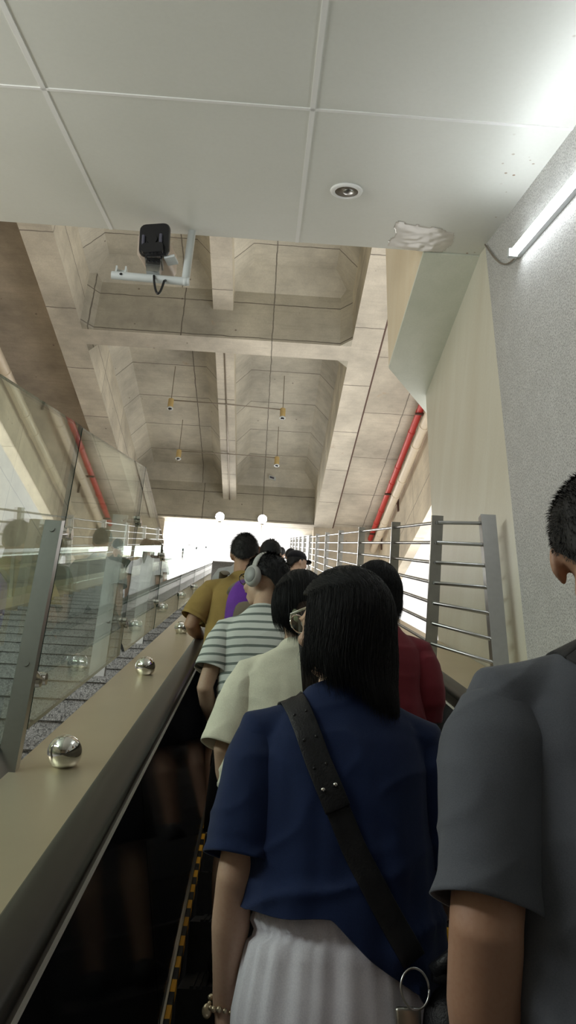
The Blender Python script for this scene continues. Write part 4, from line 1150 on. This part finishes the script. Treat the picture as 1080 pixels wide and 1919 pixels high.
# ---- man in charcoal tee, right foreground
gm = Person('man in charcoal tee with short black hair, cut off by the right frame edge', step_loc(.580, 1.10), 1.83, head=(-.55, -.03, 0), build=1.12, voxel=.0055, skinmat='skin_tan',
            arms={'L': dict(elbow=(-.252, -.045, 1.075), wrist=(-.232, .09, .85), palm=(1, .1, 0), curl=.6), 'R': dict(elbow=(.27, -.03, 1.09), wrist=(.25, .10, .86), palm=(-1, 0, 0), curl=.6)})
gm.body()
gm.tee(M['grey_tee'], sleeve=.93, sleeve_w=.74, hem=.80, wide=1.17, loose=1.0, wr=.0085, seed=5.)
gm.pants(M['black_cloth'], top=.97)
gm.hair_short(M['hair_grey'], N=12000, nape=-.062, fringe=.055, side=-.012, length=.014, seed=2, vol=.98, wid=.0007)
sb = thing('sling_bag', 'dark grey sling bag with strap over the shoulder of the man in charcoal', 'bag', gm.root.location.copy())
_, ga = drape(gm.shirt, [(-.112, 1.515), (-.075, 1.465), (.0, 1.36), (.10, 1.22), (.18, 1.10)], .052, M['dark_strap'], 'strap', sb, .005, .004)
_, gb = drape(gm.shirt, [(-.112, 1.51), (-.07, 1.44), (.05, 1.27), (.16, 1.10)], .052, M['dark_strap'], 'strap_front', sb, .005, .004, (0, -1, 0), -1.2)
bridge(gm.shirt, ga[0], gb[0], M['dark_strap'], 'strap_top', sb)
mb = MB(); mb.loft([[V((.24 + a * cos(t), -.02 + b * sin(t), z)) for t in [2 * pi * i / 24 for i in range(24)]] for z, a, b in ((.84, .03, .05), (.86, .05, .09), (.98, .055, .10), (1.06, .05, .09), (1.075, .03, .05))])
link('bag_body', modified(mb.mesh('bag'), ('SUBSURF', dict(levels=1))), M['dark_strap'], sb, smooth=True)

# ---- woman in cream blouse
cr_ = Person('woman in loose cream blouse with low dark ponytail, just ahead of the navy tee', step_loc(.135, 2.30), 1.575, head=(.10, -.06, 0), female=True, voxel=.007,
             arms={'L': dict(elbow=(-.225, -.03, 1.09), wrist=(-.19, .12, .92), palm=(1, 0, 0)), 'R': dict(elbow=(.21, .0, 1.09), wrist=(.15, .2, 1.02), palm=(-1, 0, -.4), curl=.8)})
cr_.body()
cr_.tee(M['cream'], sleeve=1.0, hem=.80, wide=1.14, loose=1.22, wr=.010, seed=8., neck=1.44, name='blouse')
cr_.pants(M['black_cloth'])
cr_.hair_long(M['hair'], phimax=1.75, N=2200, r0=.0005, yaw=.1, seed=9, zend=lambda p: -.125 + .07 * min(1, (p / 1.6) ** 2), prof=lambda z: (lerp(.097, .066, min(1, (-z / .13)) ** 1.8), lerp(.118, .078, min(1, (-z / .13)) ** 1.8), -.014), wave=.001)
cr_.ponytail(M['hair_brown'], [(.01, -.095, 1.545), (.025, -.125, 1.50), (.04, -.150, 1.42), (.05, -.160, 1.33), (.05, -.155, 1.23), (.045, -.150, 1.15)], [.026, .034, .045, .046, .036, .016])
mb = MB(); mb.tube([V((.012 + .030 * cos(t), -.100 + .012 * sin(t) + .004 * sin(7 * t), 1.525 + .026 * sin(t) + .003 * cos(9 * t))) * cr_.k for t in [2 * pi * i / 40 for i in range(41)]], [.013 + .003 * sin(i * 2.1) for i in range(41)], 8)
link('scrunchie', mb.mesh('scrunchie'), M['scrunchie'], cr_.root, smooth=True)

# ---- person in striped tee with headphones
ph = Person('person in white tee with green-grey stripes, face turned left, wearing headphones', step_loc(.025, 3.10), 1.61, head=(.95, -.04, 0), female=True, build=1.05, voxel=.007,
            arms={'L': dict(elbow=(-.232, -.05, 1.065), wrist=(-.185, .14, .93), palm=(.8, .2, -.5), curl=.7), 'R': dict(elbow=(.23, -.02, 1.07), wrist=(.17, .18, .95), palm=(-.8, 0, -.5), curl=.7)})
ph.body(); ph.eyes(); ph.glasses(M['black'])
ph.tee(M['stripes'], sleeve=.72, hem=.86, wide=1.04, loose=1.0, wr=.005, seed=12.)
ph.pants(M['black_cloth'], top=.96, length=.50, name='shorts')
ph.hair_short(M['hair'], N=3500, nape=-.085, fringe=.05, side=-.01, length=.022, seed=4, vol=1.06)
hp = thing('headphones', 'light grey over-ear headphones on the person in the striped tee', 'headphones', ph.root.location.copy())
for sd in (-1, 1):
    Rc = ph.R @ Matrix.Rotation(radians(90), 3, 'Y')
    mb = MB(); prof = [(.012, .030), (.030, .036), (.040, .034), (.044, .024), (.042, .010), (.034, .004), (.004, .002)]
    c0 = ph.H(sd * .083, .0, -.006)
    ax = ph.R @ V((sd, 0, 0)); uu = ph.R @ V((0, 1, 0)); ww = ph.R @ V((0, 0, 1))
    mb.loft([[c0 + ax * zz + uu * (rr * .88 * cos(t)) + ww * (rr * 1.12 * sin(t)) for t in [2 * pi * i / 32 for i in range(32)]] for rr, zz in [(.020, -.004), (.040, -.002), (.044, .008), (.043, .022), (.037, .032), (.030, .035), (.004, .0355)]])
    e = link('ear_cup', mb.mesh('ear_cup'), M['phones'], hp, smooth=True)
    mb = MB(); mb.loft([[c0 + ax * zz + uu * (rr * .88 * cos(t)) + ww * (rr * 1.12 * sin(t)) for t in [2 * pi * i / 32 for i in range(32)]] for rr, zz in [(.031, .034), (.030, .0375), (.004, .038)]])
    link('cup_plate', mb.mesh('cup_plate'), M['phones_dark'], e, smooth=True)
mb = MB()
arc = [(.098 * cos(t), -.004 - .012 * sin(t), .015 + .118 * sin(t)) for t in [pi * i / 30 for i in range(31)]]
rings = []
for x, y, z in arc:
    c = ph.H(x, y, z); n_ = (ph.R @ V((x, 0, z - .015))).normalized(); f_ = ph.R @ V((0, 1, 0))
    hw = .013 + .004 * abs(z - .02) / .1
    rings.append([c + f_ * hw * cos(t) + n_ * .006 * sin(t) for t in [2 * pi * i / 12 for i in range(12)]])
mb.loft(rings); link('headband', mb.mesh('headband'), M['phones'], hp, smooth=True)

# ---- man in olive tee with purple backpack
ol = Person('man in olive yellow tee with hand on the left handrail, carrying a purple backpack', step_loc(-.10, 4.30), 1.715, yaw=.0, head=(-.05, 0, 0), voxel=.008, skinmat='skin_tan', build=1.06,
            arms={'L': dict(elbow=(-.285, -.01, 1.12), wrist=(-.232, .17, 1.085), palm=(0, 0, -1), curl=.35), 'R': dict(elbow=(.235, -.03, 1.09), wrist=(.2, .15, .92), palm=(-1, 0, 0))})
ol.body()
ol.tee(M['olive'], sleeve=.86, hem=.84, wide=1.08, loose=1.08, wr=.008, seed=15.)
ol.pants(M['black_cloth'], length=.48, name='shorts')
ol.hair_short(M['hair_grey'], N=4000, nape=-.07, length=.022, seed=6, wid=.0012)
bp = thing('backpack', 'purple and taupe backpack worn by the man in the olive tee', 'backpack', ol.root.location.copy())
mb = MB(); mb.loft([[V((a * abs(cos(t)) ** .7 * (1 if cos(t) > 0 else -1) + .02, -.225 + b * abs(sin(t)) ** .7 * (1 if sin(t) > 0 else -1) * (1 if sin(t) > 0 else 1.0), z)) for t in [2 * pi * i / 32 for i in range(32)]] for z, a, b in ((.90, .10, .07), (.92, .125, .10), (1.02, .14, .115), (1.14, .14, .11), (1.25, .13, .095), (1.31, .10, .075), (1.34, .06, .05))])
for v in mb.v: v += V((.035, 0, .0)) + V((1, 1, 0)) * .004 * noise.noise(v * 14)
bb = link('bag_body', modified(mb.mesh('bag'), ('SUBSURF', dict(levels=1))), M['purple'], bp, smooth=True)
mb = MB(); mb.loft([[V((a * cos(t) + .075, -.325 + b * sin(t), z)) for t in [2 * pi * i / 28 for i in range(28)]] for z, a, b in ((.96, .08, .02), (.98, .11, .04), (1.08, .115, .045), (1.16, .10, .035), (1.18, .07, .02))])
link('front_pocket', modified(mb.mesh('pocket'), ('SUBSURF', dict(levels=1))), M['taupe'], bp, smooth=True)
mb = MB(); mb.loft([[V((a * cos(t) + .02, -.21 + b * sin(t), z)) for t in [2 * pi * i / 28 for i in range(28)]] for z, a, b in ((1.235, .150, .116), (1.29, .138, .105), (1.335, .09, .07), (1.35, .03, .03))])
for v in mb.v: v += V((.035, 0, 0))
link('top_flap', modified(mb.mesh('flap'), ('SUBSURF', dict(levels=1))), M['taupe'], bp, smooth=True)
for sd in (-1, 1):
    mb = MB(); pts = [V((sd * .10 + .01, -.13, 1.40)), V((sd * .115, -.07, 1.455)), V((sd * .12, .0, 1.46)), V((sd * .125, .08, 1.40)), V((sd * .14, .13, 1.28)), V((sd * .16, .12, 1.12)), V((sd * .19, .02, 1.03)), V((sd * .14, -.13, 1.0))]
    rings = []
    for i, p in enumerate(pts):
        t = (pts[min(i + 1, 7)] - pts[max(i - 1, 0)]).normalized(); x = V((1, 0, 0)); x = (x - t * x.dot(t)).normalized(); y = t.cross(x)
        rings.append([p + x * .028 * cos(q) + y * .007 * sin(q) for q in [2 * pi * j / 12 for j in range(12)]])
    mb.loft(rings); link('shoulder_strap', modified(mb.mesh('sstrap'), ('SUBSURF', dict(levels=1))), M['taupe'], bp, smooth=True)
mb = MB(); mb.tube([V((.05 + .04 * cos(t), -.16 - .01 * sin(t), 1.335 + .035 * sin(t))) for t in [pi * i / 12 for i in range(13)]], .008, 8); link('grab_loop', mb.mesh('loop'), M['taupe'], bp, smooth=True)

# ---- woman in maroon, right lane
ma = Person('person in maroon tee with untidy black bob, at the right handrail', step_loc(.46, 2.70), 1.615, head=(-.25, -.10, 0), female=True, voxel=.007, build=.98,
            arms={'L': dict(elbow=(-.2, -.02, 1.08), wrist=(-.14, .15, .95), palm=(1, 0, 0)), 'R': dict(elbow=(.185, -.03, 1.10), wrist=(.10, .17, 1.06), palm=(-.6, 0, -.6), curl=.8)})
ma.body()
ma.tee(M['maroon'], sleeve=1.2, hem=.84, wide=1.0, loose=1.1, wr=.007, seed=21.)
ma.pants(M['black_cloth'])
ma.hair_long(M['hair'], phimax=2.2, N=2200, r0=.0006, yaw=-.25, seed=17, zend=lambda p: -.095 + .02 * sin(5 * p), prof=lambda z: (lerp(.098, .085, min(1, -z / .1)), lerp(.116, .090, min(1, -z / .1)), -.014), wave=.014)

# ---- further up
bk = Person('man in black tee with short black hair, behind the headphones', step_loc(.085, 5.50), 1.695, head=(-.35, 0, 0), voxel=.009)
bk.body(); bk.tee(M['black_cloth'], seed=25.); bk.pants(M['grey_cloth']); bk.hair_short(M['hair'], N=700, seed=8)
gy = Person('man in grey tee ahead of the olive tee, seen mirrored in the glass', step_loc(-.16, 6.30), 1.72, voxel=.009)
gy.body(); gy.tee(M['grey_cloth'], seed=27.); gy.pants(M['black_cloth']); gy.hair_short(M['hair'], N=700, seed=9)
cp = Person('man with black cap peak turned right, small and far up the right lane', step_loc(.36, 6.70), 1.60, head=(-1.1, 0, 0), voxel=.009)
cp.body(); cp.tee(M['black_cloth'], seed=28.); cp.pants(M['black_cloth']); cp.hair_short(M['hair'], N=500, seed=10)
mb = MB(); C0 = V((0, -.010, .045))
mb.loft([[cp.H(C0.x + .088 * r * cos(t), C0.y + .108 * r * sin(t), z) for t in [2 * pi * i / 28 for i in range(28)]] for z, r in ((.035, 1.0), (.075, .98), (.105, .82), (.125, .5), (.132, .1))])
ck = link('cap', mb.mesh('cap'), M['black_cloth'], cp.root, smooth=True)
mb = MB(); mb.loft([[cp.H(.07 * cos(t) * q, .085 + .075 * q * abs(sin(t)), zz + .0 - .015 * q) for t in [pi * i / 16 for i in range(17)]] for q, zz in ((.2, .050), (1., .050), (1., .044), (.2, .044))])
link('cap_peak', mb.mesh('peak'), M['black_cloth'], ck, smooth=True)
wh = Person('woman in white tee and jeans with an auburn ponytail, seen mirrored in the glass', step_loc(-.12, 9.10), 1.63, head=(.3, 0, 0), female=True, voxel=.009)
wh.body(); wh.tee(M['white_cloth'], seed=30.); wh.pants(M['denim'])
wh.hair_long(M['hair_auburn'], phimax=1.8, N=200, seed=19, zend=lambda p: -.06 + .03 * min(1, (p / 1.5) ** 2), prof=lambda z: (lerp(.096, .075, min(1, -z / .08)), lerp(.116, .09, min(1, -z / .08)), -.014), wave=.001)
wh.ponytail(M['hair_auburn'], [(0, -.11, 1.57), (0, -.15, 1.55), (0, -.165, 1.48), (0, -.16, 1.38), (0, -.15, 1.32)], [.022, .032, .036, .028, .012], N=60)
w2 = Person('woman in white tee with loose auburn hair, farthest mirrored figure in the glass', step_loc(-.05, 10.3), 1.60, female=True, voxel=.009)
w2.body(); w2.tee(M['white_cloth'], seed=31.); w2.pants(M['grey_cloth'])
w2.hair_long(M['hair_auburn'], phimax=2., N=150, seed=20, zend=lambda p: -.2, prof=lambda z: (.1, .11, -.014))
f1 = Person('far man with round black head of hair in the right lane, above the cap', step_loc(.43, 9.9), 1.60, voxel=.009)
f1.body(); f1.tee(M['black_cloth'], seed=33.); f1.pants(M['black_cloth']); f1.hair_short(M['hair'], N=300, seed=11)
f2 = Person('farthest small head beside the black haired man, near the bright exit', step_loc(.36, 12.3), 1.60, voxel=.009)
f2.body(); f2.tee(M['olive'], seed=34.); f2.pants(M['black_cloth']); f2.hair_short(M['hair'], N=300, seed=12)
